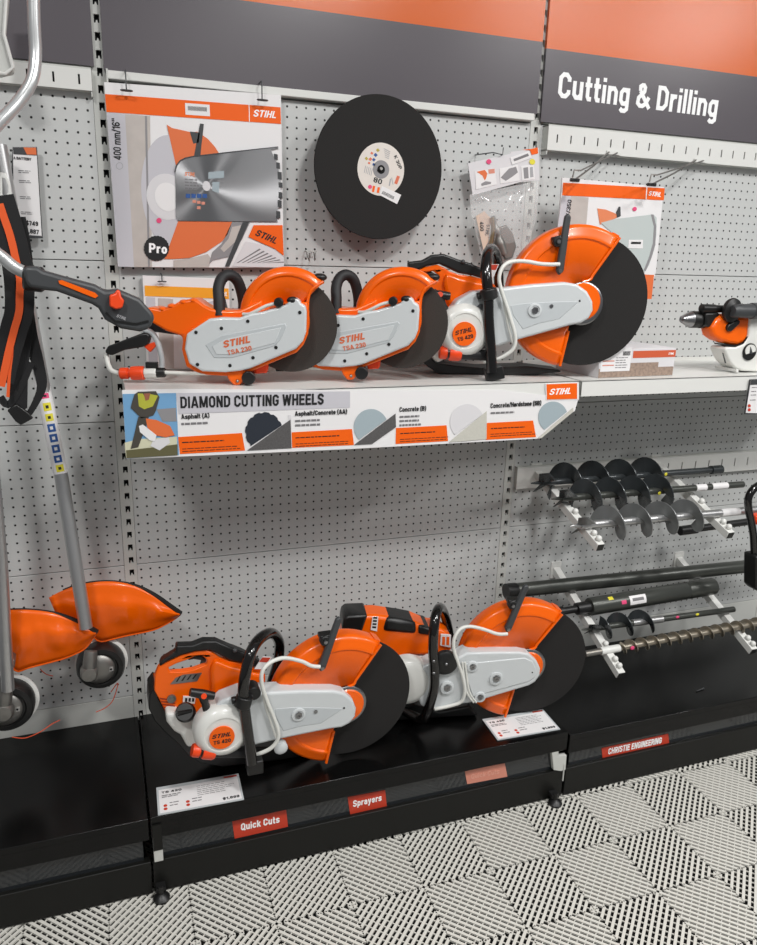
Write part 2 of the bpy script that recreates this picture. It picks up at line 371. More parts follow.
# ================================================================= SETTING
g=.194; gx,gy,ga=.8549,-.6597,-.0175
fb=MB(); RIB=MB()
cg,sg=math.cos(ga),math.sin(ga)
def fl(a,b): return (gx+(cg*a-sg*b)*g, gy+(sg*a+cg*b)*g)
def slab(mb,a,b,w,z0,z1):
    A=Vector(fl(*a)); B=Vector(fl(*b)); d=B-A
    if d.length<.004: return
    d.normalize(); q=Vector((-d.y,d.x))*w/2
    P=[A-q,B-q,B+q,A+q]
    vt=[mb.bm.verts.new((p.x,p.y,z1)) for p in P]; vb=[mb.bm.verts.new((p.x,p.y,z0)) for p in P]
    mb.bm.faces.new(vt)
    for i in range(4): mb.bm.faces.new((vb[i],vb[(i+1)%4],vt[(i+1)%4],vt[i]))
NR=19
for i in range(-9,12):
    for j in range(-8,4):
        par=(i+j)%2
        for k in range(NR):
            c=(k+.5)*2/NR
            a=(max(0,c-1),min(1,c)); b=(min(1,c),max(0,c-1))
            if par: a=(1-a[0],a[1]); b=(1-b[0],b[1])
            slab(RIB,(i+a[0],j+a[1]),(i+b[0],j+b[1]),.0072,-.005,0)
        for k in range(15):
            c=(k+.5)*2/15-1   # cross ties, perpendicular to the ribs
            a=(max(0,c),max(0,-c)); b=(min(1,1+c),min(1,1-c))
            if par: a=(1-a[0],a[1]); b=(1-b[0],b[1])
            slab(RIB,(i+a[0],j+a[1]),(i+b[0],j+b[1]),.0022,-.005,-.002)
fx=RIB; 
fb.box(-1.6,3.9,-2.9,.1,-.04,-.0205)
o=obj('floor',fb,FLOORB); struct(o)
o=obj('floor',RIB,FLOORM); struct(o)
# wall behind the gondola
o=obj('wall_back',MB().box(-1.6,3.9,.045,.1,0,3.2),PANEL_W); struct(o)
JZ=[1.966,1.5494,1.133,.7167,.3001]   # joints of the pegboard panels
BAYS=[(-1.2+.0185,-.016,-.030-45*.0254),(.0185,1.184,.0290),(1.2185,2.384,1.2335),(2.4185,3.584,2.434)]
for bi,(x0,x1,hx) in enumerate(BAYS):
    for k in range(5):
        zt=JZ[0]+.4166 if k==0 else JZ[k-1]; zb=JZ[k]
        z0,z1=zb+.0008,zt-.0012
        hz=zb+.0187+.0
        if k==0: continue
        mb=MB(); 
        # pressed sheet: flat face with lips folded back
        mb.box(x0,x1,0,.012,z0,z1)
        o=obj('wall_back',mb,PEG,org=(hx,0,hz),bevel=.0012); struct(o)
    o=obj('wall_back',MB().box(x0,x1,0,.012,.2,.2993),PANEL_W,bevel=.0012); struct(o)
    o=obj('wall_back',MB().box(x0,x1,0,.012,1.968,2.75),PANEL_W); struct(o)
# slotted uprights
SZ0=2.1088
for ti,X in enumerate((0,1.2,2.4)):
    mb=MB(); c=X+.0035
    mb.box(X-.0155,c-.0062,-.001,.010,.2,2.75); mb.box(c+.0062,X+.018,-.001,.010,.2,2.75)
    k=-17
    while True:
        top=SZ0-k*.038; 
        if top<.22: break
        if top<2.74:
            mb.box(c-.0062,c+.0062,-.001,.006,top,top+.0195)
            mb.prism([(c-.003,top-.0185),(c+.003,top-.0185),(c+.0012,top-.0125),(c-.0012,top-.0125)],-.006,.001)
        k+=1
    o=obj('trim_1' if ti==0 else 'trim_2' if ti==1 else 'trim_3',mb,PANEL_W); struct(o)
    mb=MB().box(X-.0155,X+.018,.012,.044,.2,2.75); o=obj('trim_4',mb,DARK_HOLE); struct(o)

# ---------------------------------------------------------------- header signs
def sign(name,label,x0,x1,zb,zm,zt):
    t=thing(name,label,'sign',((x0+x1)/2,-.006,zb))
    obj('grey_panel',MB().box(x0,x1,-.014,-.004,zb,zm),SIGN_G,t)
    obj('orange_panel',MB().box(x0,x1,-.014,-.004,zm,zt),SIGN_O,t)
    return t
sign('header_sign','plain grey and orange header sign at the far left, cut by the frame',-1.18,-.009,1.994,2.19,2.75)
sign('header_sign','wide plain grey header sign with orange top, above the large black disc',.0125,1.1955,1.989,2.176,2.75)
s3=sign('header_sign','grey and orange header sign reading Cutting & Drilling',1.2095,2.384,1.970,2.1615,2.75)
ptext(s3,'Cutting & Drilling',W,(557.5,97.5),(716,117.5),26,.0142,SIGN_W,bold=.030)
# hanging rails
t=thing('hanging_rail','plain narrow white rail under the middle header sign','rail',(.6,-.01,1.968))
obj('rail',MB().box(.0165,1.183,-.022,-.001,1.969,1.988),SHELF_W,t,bevel=.002)
obj('end_cap',MB().box(.0165,.021,-.026,-.001,1.955,1.99),PANEL_W,t,bevel=.001)
def slotrail(name,label,x0,x1,z0,z1,yd,first,step,hole_h):
    t=thing(name,label,'rail',((x0+x1)/2,-.01,z0))
    holes=[]; x=first
    zc=(z0+z1)/2
    while x<x1-.01:
        if x>x0+.01: holes.append([(x-.0022,zc-hole_h/2),(x+.0022,zc-hole_h/2),(x+.0022,zc+hole_h/2),(x-.0022,zc+hole_h/2)])
        x+=step
    mb=MB(); mb.prism([(x0,z0),(x1,z0),(x1,z1),(x0,z1)],yd-.003,yd,holes)
    obj('front_plate',mb,SHELF_W,t)
    mb=MB().box(x0,x1,-yd+.001,-.001,z1,z1+.004); mb.box(x0,x1,-yd+.004,-.001,z0-.001,z0+.002)
    obj('flange',mb,PANEL_W,t)
    obj('end_plate',MB().box(x0,x0+.003,-yd+.003,-.001,z0-.012,z1+.003),PANEL_W,t); obj('end_plate',MB().box(x1-.003,x1,-yd+.003,-.001,z0-.012,z1+.003),PANEL_W,t)
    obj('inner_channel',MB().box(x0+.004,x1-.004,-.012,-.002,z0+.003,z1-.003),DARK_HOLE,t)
    return t
slotrail('slotted_rail','white slotted rail under the Cutting & Drilling sign',1.226,2.38,1.893,1.958,.034,1.226+.031,.0465,.022)
slotrail('slotted_rail','white slotted rail at the top left behind the bent handlebar',-1.17,-.0165,1.938,1.984,.026,-.0165-.028-.056*20,.056,.022)
slotrail('slotted_rail','grey slotted rail behind the large augers',1.2215,2.38,.855,.925,.02,1.53,.06,.03)

# ---------------------------------------------------------------- base plinths
def plinth(label,x0,x1,top,stick=True):
    t=thing('display_plinth',label,'plinth',((x0+x1)/2,-.24,0))
    mb=MB().box(x0,x1,-.465,-.001,top-.018,top); mb.box(x0,x1,-.465,-.453,top-.062,top-.016)
    obj('deck',mb,DECK,t,bevel=.0015)
    mb=MB(); 
    a=[(-.449,.172),(-.444,.172),(-.444,.098),(-.449,.098)]
    mb.box(x0+.016,x1-.016,-.449,-.442,.094,top-.02)
    obj('kick_panel',mb,KICK,t)
    mb=MB().box(x0,x1,-.462,-.44,.004,.098); mb.box(x0+.01,x1-.01,-.44,-.02,.004,.012)
    obj('lower_fascia',mb,DECK_F,t,bevel=.0015)
    return t
P1=plinth('long black display plinth at the far left under the trimmer heads',-1.198,-.006,.229)
P2=plinth('black display plinth in the middle carrying the two large cut-off saws',-.001,1.2,.231)
P3=plinth('black display plinth at the right below the auger racks',1.208,2.39,.216)
def upright_bracket(parent,x,notch=False):
    mb=MB().box(x-.011,x+.011,-.468,-.40,.100,.15)
    obj('bracket',mb,PANEL_W,parent,bevel=.001)
    mb=MB().box(x-.011,x+.011,-.4695,-.463,.135,.21); obj('bracket_cover',mb,DECK_F,parent)
upright_bracket(P2,.0135)
obj('bracket',MB().prism(W.tr([(551,743.5),(558.5,742.5),(558.5,756),(566.5,755),(565.5,769.5),(561,771),(553.5,770),(552,754)],.463),.45,.464),PANEL_W,P2,bevel=.001)
obj('bracket',MB().box(1.197,1.2,-.466,-.45,.06,.12),PANEL_W,P2)
for P,(x,y) in ((P2,(.014,-.485)),(P2,(1.165,-.485))):
    mb=MB().lathe([(.02,0),(.021,.006),(.014,.014),(.006,.018),(.006,.04)],(x,y,.0),(0,0,1),18); mb.box(x-.012,x+.012,y,y+.05,.02,.032)
    obj('levelling_foot',mb,BLACK,P)

# ---------------------------------------------------------------- shelves
def shelf(label,x0,x1,top,h,yf):
    t=thing('wall_shelf',label,'shelf',((x0+x1)/2,-yf/2,top-h))
    mb=MB().box(x0,x1,-yf,-.002,top-.004,top); mb.box(x0,x1,-yf,-yf+.003,top-h,top); mb.box(x0,x1,-yf,-yf+.02,top-h,top-h+.002)
    obj('tray',mb,SHELF_W,t,bevel=.0015)
    for x in (x0+.002,x1-.005):
        obj('bracket',MB().prism([(0,0)]*0 or [(x,top-.005),(x+.003,top-.005),(x+.003,top-.05),(x,top-.05)],.002,yf-.01),PANEL_W,t)
    mb=MB().box(x0+.01,x1-.01,-.01,-.002,top,top+.012); obj('back_lip',mb,SHELF_W,t)
    return t
S2=shelf('white metal shelf in the middle carrying the three upper saws',.008,1.193,1.266,.045,.352)
S3=shelf('white metal shelf on the right carrying the drill',1.205,2.385,1.266,.045,.352)

# ================================================================= CUT-OFF SAWS
HUB=Vector((0,0,-.19))
def place(root,hub,yaw,pitch):
    R=Euler((0,-pitch,yaw)).to_matrix(); root.rotation_euler=(0,-pitch,yaw); root.location=Vector(hub)+R@(HUB*root.scale[0])
def sawroot(name,label,group=None):
    r=thing(name,label,'saw',(0,0,0),group); ORG[r.name]=HUB; return r
def guard_shell(mb,cu,cv,R,w,th0,th1,rin,ridge=.83,steps=40):
    G=[]
    for i in range(steps+1):
        th=math.radians(th0+(th1-th0)*i/steps); rows=[]
        prof=[(rin,w),(R*ridge-.006,w),(R*ridge-.002,w+.0035),(R*ridge+.003,w+.0035),(R*ridge+.007,w+.001),(R-.010,w-.001),(R-.004,w-.004),(R-.001,w-.009),(R,w-.014),(R,-w+.014),(R-.001,-w+.009),(R-.004,-w+.004),(R-.012,-w),(rin,-w)]
        for r,n in prof: rows.append(Vector((cu+r*math.cos(th),-n,cv+r*math.sin(th))))
        G.append(rows)
    mb.grid(G); return mb
def big_saw(label,fr,variant=0):
    r=sawroot('cut_off_saw',label,None)
    # wheel
    w=obj('cutting_wheel',MB().lathe([(.02,-.002),(.174,-.002),(.175,-.001),(.175,.001),(.174,.002),(.02,.002)],(0,0,0),(0,-1,0),72),DISC,r)
    obj('flange_ring',MB().lathe([(.01,.003),(.054,.003),(.057,.008),(.057,.036),(.053,.039),(.05,.039),(.01,.039)],(-.022,0,0),(0,-1,0),40),STEEL,w)
    # guard
    gm=guard_shell(MB(),-.036,.012,.187,.029,54,257,.03)
    gd=obj('wheel_guard',gm,ORANGE,r,solid=.003)
    cu,cv=-.036,.012
    def pol(R,a): return (cu+R*math.cos(math.radians(a)),cv+R*math.sin(math.radians(a)))
    lip=[Vector((pol(x,54)[0],-.031,pol(x,54)[1])) for x in (.187,.15,.1,.07)]+[Vector((-.002,-.033,.058)),Vector((-.022,-.033,.052))]
    obj('guard_lip',MB().tube(smooth(lip,4),.004,8),ORANGE,gd)
    lip=[Vector((pol(x,258)[0],-.031,pol(x,258)[1])) for x in (.187,.15,.09)]
    obj('guard_lip',MB().tube(lip,.004,8),ORANGE,gd)
    obj('guard_hub',MB().lathe([(.050,.026),(.050,.038),(.046,.042),(.01,.042)],(-.022,0,.0),(0,-1,0),36),ORANGE,gd)
    obj('tip_plate',MB().prism([pol(.187,54),pol(.193,54),pol(.191,60),pol(.185,60)],-.02,.02),ORANGE,gd)
    # guard lever
    A=Vector((-.050,-.050,.262)); B=Vector((-.094,-.050,.132)); cl=Vector((-.078,0,.214))
    d=(B-A).normalized(); q=Vector((d.z,0,-d.x))*.0105
    pl=[(p.x,p.z) for p in (A-q*.8,A+d*-.008,A+q*.8,B+q,B+d*.012,B-q)]
    lv=obj('guard_lever',MB().prism(pl,.038,.052),DARKGREY,r,bevel=.004)
    obj('screw',MB().cyl((B.x,-.050,B.z+.0),(B.x,-.055,B.z),.005,12),STEEL,lv)
    mb=MB().box(-.098,-.062,-.045,-.015,.207,.220); mb.cyl((-.085,-.05,.206),(-.085,-.03,.206),.014,16)
    obj('lever_clamp',mb,BLACK,lv,bevel=.003)
    obj('screw',MB().cyl((-.086,-.056,.206),(-.086,-.049,.206),.005,12),STEEL,lv)
    # belt arm
    if variant==0:
        arm=Z(0,0,1,[(228,748),(254,746),(281,739.5),(330,729.6),(342,728),(350,724),(355.5,717),(356.5,709),(353,700),(344.6,693.3),(334,690.8),(302,691),(262,693),(240,694),(222,701),(210,712),(203,722),(200,735),(207,745),(218,749)])
        au=fr.tr(arm,.066); 
        a=obj('belt_cover',MB().prism(au,.008,.066),COVER,r,bevel=.007,seg=3)
        rec=fr.tr(Z(260,600,4.73,[(70,515),(150,508),(300,509),(392,513),(385,522),(290,585),(190,600),(110,622),(75,560)]),.067)
        obj('recess_panel',MB().prism(rec,.060,.0668),COVER_D,a,bevel=.002)  # not sunk in; its darker colour paints the shade of the recess
        rb=fr.tr(Z(260,600,4.73,[(35,455),(395,448),(420,470),(430,500),(428,540),(410,575),(330,600),(110,645),(70,640)]),.067)
        c0=fr.L((298.5,714.5),.067)
        obj('bolt_boss',MB().lathe([(.019,-.002),(.018,.003),(.013,.004),(.0125,.002),(.001,.002)],c0,(0,-1,0),28),COVER,a)
        obj('bolt',MB().lathe([(.0095,0),(.0095,.006),(.004,.006),(.004,.003),(.001,.003)],c0,(0,-1,0),6),STEEL,a)
        c1=fr.L((315.7,711.5),.067); obj('bolt',MB().lathe([(.005,-.002),(.005,.002),(.002,.002)],c1,(0,-1,0),14),STEEL,a)
        c1=fr.L((344,708),.066); obj('rivet',MB().lathe([(.003,0),(.002,.002)],c1,(0,-1,0),10),BLACK,a)
        # starter dome
        c=fr.L((222,729.5),.066)
        st=obj('starter_cover',MB().lathe([(.070,-.03),(.070,.004),(.067,.012),(.058,.020),(.050,.024),(.046,.024),(.045,.022),(.01,.022)],c,(0,-1,0),48),WHITE_PL,r)
        bc=Vector((c.x-.004,c.y,c.z-.006))
        bg=obj('badge',MB().lathe([(.031,.022),(.031,.0265),(.01,.0265)],bc,(0,-1,0),40),ORANGE_P,st)
        nb=-(bc.y)+.0266
        text(bg,'STIHL',(bc.x-.025,bc.z+.002),.050,.011,nb,INK,bold=.03,shear=.25)
        text(bg,'TS 420',(bc.x-.021,bc.z-.015),.042,.010,nb,INK,bold=.03)
    else:
        Q=lambda pts:fr.tr(Z(430,580,4.45,pts),.064)
        arm=Q([(120,350),(165,325),(300,322),(400,322),(440,330),(475,360),(492,395),(490,425),(470,455),(440,472),(330,505),(200,545),(100,560),(0,580),(-40,560),(-60,500),(-50,400),(0,370)])
        a=obj('belt_cover',MB().prism(arm,.006,.064),COVER,r,bevel=.006,seg=3)
        obj('panel_step',MB().prism(Q([(150,372),(420,345),(455,360),(472,395),(468,430),(440,450),(190,518),(160,430)]),.062,.0665),COVER,a,bevel=.003)
        for (x,y),R_ in (((188,384),.016),((222,519),.016),((293,437),.020),((75,478),.020)):
            c0=fr.L((430+x/4.45,580+y/4.45),.066)
            obj('bolt_boss',MB().lathe([(R_*1.05,-.002),(R_,.005),(R_*.7,.006),(R_*.68,.003),(.001,.003)],c0,(0,-1,0),28),COVER,a)
            obj('bolt',MB().lathe([(R_*.52,0),(R_*.52,.007),(.003,.007),(.003,.004),(.001,.004)],c0,(0,-1,0),6),STEEL,a)
        c1=fr.L((532,672),.064); obj('rivet',MB().lathe([(.0035,0),(.002,.0035)],c1,(0,-1,0),10),BLACK,a)
        c=fr.L((418,685),.05); c=Vector((-.385,-.05,-.02))
        obj('starter_cover',MB().lathe([(.072,-.03),(.072,.004),(.066,.012),(.05,.018),(.01,.018)],c,(0,-1,0),40),WHITE_PL,r)
    # engine body
    if variant==0:
        K=lambda pts,n=.03:fr.tr(Z(140,620,6.3,pts),n-.055)
        body=K([(112,310),(130,285),(170,265),(260,222),(340,198),(425,190),(470,212),(500,235),(560,258),(650,275),(760,310),(790,350),(790,470),(640,490),(520,520),(470,560),(430,620),(340,640),(230,600),(165,590),(120,500),(90,445),(95,350)])
        hole=K([(178,302),(230,276),(295,254),(345,230),(392,226),(424,254),(420,284),(335,315),(250,330),(190,332)])
        bd=obj('engine_housing',MB().prism(body,-.045,-.025,[hole]),ORANGE,r,bevel=.006,seg=3)
        rhs=K([(92,450),(200,440),(425,410),(450,270),(480,240),(560,270),(680,300),(790,360),(790,470),(640,490),(470,560),(340,640),(165,590),(120,500),(90,445)])
        obj('rear_housing',MB().prism(rhs,-.115,-.044),ORANGE,bd,bevel=.012,seg=3)
        # swelling side cheek
        ck=K([(440,300),(470,240),(560,275),(650,300),(770,330),(780,460),(640,480),(520,505),(450,470)])
        obj('side_cheek',MB().prism(ck,-.04,-.010),ORANGE,bd,bevel=.009,seg=3)
        obj('trigger',MB().prism(K([(305,262),(303,240),(330,228),(375,225),(410,248),(412,270),(385,262),(340,255)]),-.042,-.030),BLACK,bd,bevel=.003)
        top=K([(120,293),(135,255),(225,200),(228,160),(330,157),(400,130),(480,130),(560,165),(640,195),(700,225),(760,262),(760,310),(655,272),(560,250),(490,212),(440,187),(350,195),(260,218),(170,260)])
        tp=obj('top_cover',MB().prism(top,-.050,-.020),BLACK,r,bevel=.006,seg=3)
        obj('cover_bolt',MB().ball(fr.L((235,650.5),-.019),.006),DARKGREY,tp)
        base=K([(95,425),(60,470),(55,560),(95,640),(160,710),(240,780),(300,850),(380,900),(520,925),(900,905),(1100,890),(1100,830),(900,800),(600,800),(420,780),(300,760),(250,700),(175,590),(120,500)],.02)
        obj('base_frame',MB().prism([(a,max(b,-.183)) for a,b in base],-.12,-.034),BLACK,r,bevel=.006)
        vz=MB()
        for k in range(6):
            vz.prism(K([(125+k*7,490+k*19),(225-k*3,505+k*17),(225-k*3,511+k*17),(128+k*7,497+k*19)],.031),-.027,-.0235)
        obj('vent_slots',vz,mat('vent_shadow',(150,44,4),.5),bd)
        sv=MB().prism(K([(190,405),(225,365),(270,345),(390,332),(360,385),(300,392),(255,398)],.031),-.026,-.0234); nb=obj('name_label',sv,STEEL,bd)
        nb2=MB()
        for k in range(4): nb2.prism(K([(225+k*34,390-k*6),(248+k*34,355-k*4),(258+k*34,353-k*4),(237+k*34,389-k*6)],.032),-.0234,-.0229)
        obj('name_print',nb2,INK,nb)
        lb=obj('spec_label',MB().prism(K([(272,480),(350,483),(345,528),(270,522)],.032),-.025,-.0225),CARD,bd)
        lb2=MB()
        for k in range(3): lb2.prism(K([(285+k*22,492),(299+k*22,493),(297+k*22,515),(283+k*22,514)],.033),-.0225,-.022)
        obj('label_print',lb2,INK,lb)
        cb=fr.L((171.5,698.5),-.023); obj('decompression_valve',MB().lathe([(.011,-.004),(.011,.004),(.006,.004),(.006,.007),(.001,.007)],cb,(0,-1,0),20),STEEL_D,bd)
        wl=obj('warning_label',MB().prism(fr.tr(Z(230,620,6.3,[(205,232),(262,235),(210,310),(155,308)]),-.008),-.011,-.0075),CARD,bd)
        obj('label_band',MB().prism(fr.tr(Z(230,620,6.3,[(205,236),(256,238),(236,268),(183,264)]),-.007),-.0075,-.007),REDS,wl)
        tank=K([(163,588),(230,592),(300,612),(352,598),(376,640),(402,700),(398,755),(350,800),(300,812),(255,730),(215,708),(168,650)],.065)
        obj('engine_block',MB().prism(K([(430,300),(640,290),(720,340),(720,470),(520,560),(430,640),(360,700),(330,560),(400,400)]),-.12,-.07),DARKGREY,r,bevel=.006)
        tk=obj('fuel_tank',MB().prism(tank,-.06,.01),WHITE_PL,r,bevel=.010,seg=3)
        p=fr.L((186,712.5),.012)
        cp=MB().lathe([(.021,-.012),(.024,-.006),(.025,.010),(.021,.016),(.006,.016)],p,(-.25,-.75,.6),24); q=Vector(p)+Vector((-.25,-.75,.6)).normalized()*.018
        cp.tube([q+Vector((-.018,0,0)),q+Vector((.018,0,0))],.005,8)
        obj('tank_cap',cp,BLACK,tk)
        sg=MB(); a0=fr.L((190,692),.06); a1=fr.L((214,696),.06); b0=fr.L((208,713),.055); am=(a0+a1)/2
        sg.tube([a0,am,a1],[.010,.012,.010],12); sg.tube([am,(am+b0)/2,b0],[.012,.009,.011],12)
        gp=obj('starter_grip',sg,BLACK,r)
        lc=(a0*.45+a1*.55)+Vector((0,-.0125,.002)); obj('grip_logo',MB().lathe([(.007,0),(.007,.0015),(.001,.0015)],lc,(0,-1,.3),16),RED,gp)
    else:
        K=lambda pts,n=-.03:fr.tr(Z(330,595,5.823,pts),n-.035)
        body=K([(60,180),(75,100),(130,90),(260,88),(400,110),(480,125),(560,160),(640,170),(690,205),(695,290),(660,318),(590,318),(440,322),(400,360),(380,400),(300,330),(200,260),(60,240)])
        bd=obj('engine_housing',MB().prism(body,-.11,-.028),ORANGE,r,bevel=.014,seg=3)
        obj('filter_cover',MB().prism(K([(62,170),(72,105),(95,88),(212,84),(170,205),(90,195)],-.025),-.112,-.022),BLACK,r,bevel=.012)
        obj('filter_cover',MB().prism(K([(292,180),(315,100),(400,112),(492,130),(492,198)],-.025),-.112,-.022),BLACK,r,bevel=.012)
        obj('filter_cover',MB().prism(K([(500,195),(502,145),(560,160),(592,185),(575,205)],-.025),-.112,-.022),BLACK,r,bevel=.012)
        lb=obj('spec_label',MB().prism(K([(228,172),(238,98),(272,96),(264,180)],-.025),-.028,-.0255),CARD,bd)
        x=MB()
        for k in range(4): x.prism(K([(236+k*2,160-k*18),(258+k*2,162-k*18),(260+k*2,152-k*18),(238+k*2,150-k*18)],-.025),-.0254,-.0249)
        obj('label_print',x,INK,lb)
        wl=obj('warning_label',MB().prism(K([(632,200),(690,205),(688,275),(628,262)],-.02),-.028,-.0215),CARD,bd)
        x=MB()
        for k in range(2): x.prism(K([(640+k*24,212),(656+k*24,213),(654+k*24,262),(638+k*24,258)],-.02),-.0214,-.0209)
        obj('label_band',x,ORANGE_P,wl)
        gk=K([(400,360),(440,330),(590,320),(700,330),(760,350),(760,400),(600,420),(420,440),(385,420)],-.03)
        obj('engine_block',MB().prism(gk,-.10,-.026),COVER_D,r,bevel=.006)
        base=fr.tr([(395,700),(440,712),(470,706),(478,722),(440,745),(380,748),(330,720),(340,690)],-.0)
        obj('base_frame',MB().prism([(a,max(b,-.183)) for a,b in base],-.13,-.0),BLACK,r,bevel=.006)
        obj('fuel_tank',MB().prism(fr.tr([(345,650),(400,640),(420,700),(380,715),(345,690)],-.03),-.12,-.03),WHITE_PL,r,bevel=.008)
    # front handle
    if variant==0:
        hp=[((252,763),.088),((247.5,731),.088),((244,704),.088),((243.5,686.7),.088),((246,671),.086),((250.6,653),.076),((259,639.5),.035),((270,633),-.02),((277,637.5),-.07),((279.5,647),-.108),((277.5,664),-.12),((272,682),-.12),((268,705),-.11)]
        P_=[fr.L(p,n) for p,n in hp]; P_=[Vector((q.x,q.y,max(q.z,-.150))) for q in P_]
        h=obj('front_handle',MB().tube(smooth(P_,4),.0142,16),BLACK_G,r)
        c=fr.L((243.5,701),.088); mb=MB().cyl(c+Vector((-.004,0,-.014)),c+Vector((.004,0,.014)),.021,16); mb.cyl(c+Vector((-.028,.01,0)),c+Vector((.026,.01,.002)),.009,12)
        obj('handle_clamp',mb,BLACK,h,bevel=.002)
        c=fr.L((252.5,690),.06); obj('anti_vibration_mount',MB().cyl(c+Vector((0,.02,0)),c+Vector((0,-.02,0)),.018,18).box(c.x-.03,c.x,c.y-.005,c.y+.01,c.z-.008,c.z+.008),BLACK,h,bevel=.002)
        f=P_[0]; obj('foot',MB().box(f.x-.012,f.x+.028,f.y-.008,f.y+.03,f.z-.032,f.z+.006),BLACK,h,bevel=.003)
    else:
        hz=lambda x,y:(330+x/5.823,595+y/5.823)
        hp=[((398,730),-.02),((418,722),.04),((425,717),.07),(hz(590,610),.085),(hz(608,530),.088),(hz(608,420),.088),(hz(600,330),.088),(hz(605,200),.086),(hz(618,110),.06),(hz(640,72),.0),(hz(665,110),-.07),(hz(690,200),-.115),(hz(700,290),-.12),(hz(700,350),-.12)]
        P_=[fr.L(p,n) for p,n in hp]; P_=[Vector((q.x,q.y,max(q.z,-.150))) for q in P_]
        h=obj('front_handle',MB().tube(smooth(P_,4),.0142,16),BLACK_G,r)
        c=fr.L(hz(670,390),.07); mk=obj('handle_bracket',MB().lathe([(.036,-.006),(.036,.008),(.03,.012),(.001,.012)],c,(0,-1,0),30),BLACK,h)
        obj('screw',MB().ball(c+Vector((0,-.012,0)),.005),STEEL,mk)
        for q in ((604,385),(604,455)):
            c=fr.L(hz(*q),.102); obj('screw',MB().ball(c,.0045),STEEL,h)
    # water hose
    if variant==0:
        hs=[((320,666.8),.055),((311,665.8),.056),((302,661.5),.056),((285,658),.06),((273,661),.07),((265,667),.08),((261.5,675),.084),((262.5,687),.084),((267.5,702.5),.082),((274,718),.08),((278.2,731),.08),((277.2,740.6),.078),((270,748.8),.075),((257,754.5),.066),((246,757),.05)]
    else:
        Q2=lambda x,y:(430+x/4.45,580+y/4.45)
        hs=[(Q2(345,240),.055),(Q2(300,240),.056),(Q2(240,220),.058),(Q2(180,207),.062),(Q2(135,218),.07),(Q2(108,260),.078),(Q2(106,310),.08),(Q2(125,370),.078),(Q2(145,430),.076),(Q2(155,490),.076),(Q2(140,540),.074),(Q2(90,560),.07),(Q2(20,575),.066)]
    obj('water_hose',MB().tube(smooth([fr.L(p,n) for p,n in hs],4),.0052,10),HOSE,r)
    if variant==0:
        hs2=[((263,694),.073),((266,707),.075),((271,722),.076),((276,737),.076)]
        obj('water_hose',MB().tube(smooth([fr.L(p,n) for p,n in hs2],4),.0035,8),HOSE,r)
        c=fr.L((280.5,747),.06); obj('hose_clip',MB().lathe([(.018,-.01),(.018,.006),(.012,.01),(.001,.01)],c,(0,-1,0),20),COVER,r)
        a0=fr.L((192,750),.07); d=(fr.L((210,751.5),.07)-a0)
        cn=MB().lathe([(.015,0),(.017,.004),(.017,.018),(.013,.020),(.013,.026)],a0,d,20)
        cn.lathe([(.018,.026),(.020,.030),(.020,.052),(.017,.058),(.012,.058)],a0,d,20)
        obj('hose_connector',cn,RED,r)
        e=a0+d.normalized()*.024; obj('connector_seal',MB().cyl(e-d.normalized()*.003,e+d.normalized()*.004,.0145,16),BLACK,r)
        b0=a0+d.normalized()*.055; b1=fr.L((250,752),.055)
        obj('water_valve_hose',MB().tube(smooth([b0,b0*.6+b1*.4,b1],4),.0145,14),RUBBER,r)
    else:
        for dx in (-6,6):
            hs2=[(Q2(150+dx,365),.071),(Q2(158+dx,430),.072),(Q2(170+dx,500),.072),(Q2(200+dx,545),.07)]
            obj('water_hose',MB().tube(smooth([fr.L(p,n) for p,n in hs2],4),.003,8),HOSE,r)
    return r
FL=Fr(at((350,697),-.38),0)
saw1=big_saw('left petrol cut-off saw on the black plinth, round orange badge in view',FL)
place(saw1,FL.o,0,0)
FR_=Fr(at((530,660),-.35),-.2)
saw2=big_saw('petrol cut-off saw on the black plinth, right one, with several bolts on its belt cover',FR_,1)
place(saw2,FR_.o,-.2,0)
def copy_tree(o,parent=None):
    c=o.copy(); C.objects.link(c); c.parent=parent
    for ch in o.children: copy_tree(ch,c)
    return c
saw3=copy_tree(saw1); ORG[saw3.name]=HUB; saw3['label']='petrol cut-off saw on the white shelf, right of both battery saws, wheel end raised'
H3=at((585.5,301),-.31); place(saw3,H3,-.25,.262)
# its guard is turned further back on the hub; its front handle and hose are posed anew
for c_ in list(saw3.children):
    nm=c_.name.split('.')[0]
    if nm in ('wheel_guard','guard_lever'):
        h_=-HUB; c_.matrix_local=Matrix.Translation(h_)@Matrix.Rotation(.21,4,'Y')@Matrix.Translation(-h_)@c_.matrix_local
        if nm=='guard_lever': c_.matrix_local=Matrix.Translation((.022,0,-.032))@c_.matrix_local
    if nm in ('front_handle','water_hose','hose_clip'):
        for d_ in list(c_.children): bpy.data.objects.remove(d_)
        bpy.data.objects.remove(c_)
bpy.context.view_layer.update()
for c_ in saw3.children:   # this saw's base sits flat on the shelf although the saw is tilted
    if c_.name.startswith('base_frame'):
        c_.data=c_.data.copy(); mw=c_.matrix_world; mi=mw.inverted()
        for v_ in c_.data.vertices:
            p_=mw@v_.co; p_.z=max(p_.z,1.2675+.02*(v_.index%2)*0); v_.co=mi@p_
RL=Euler((0,-.262,-.25)).to_matrix().inverted(); F3=Fr(H3,-.25)
def l3(p,n): q=F3.L(p,n); wv=F3.u*q.x+F3.nn*(-q.y)+Vector((0,0,1))*q.z; return RL@wv
P_=[l3(p,n) for p,n in (((492,372),.088),((490,340),.090),((488.5,318),.09),((488,293),.088),((486,272),.08),((487,256),.05),((491,249),.0),((495,253),-.05),((498,266),-.09),((499,292),-.105))]
h=obj('front_handle',MB().tube(smooth(P_,4),.0142,16),BLACK_G,saw3)
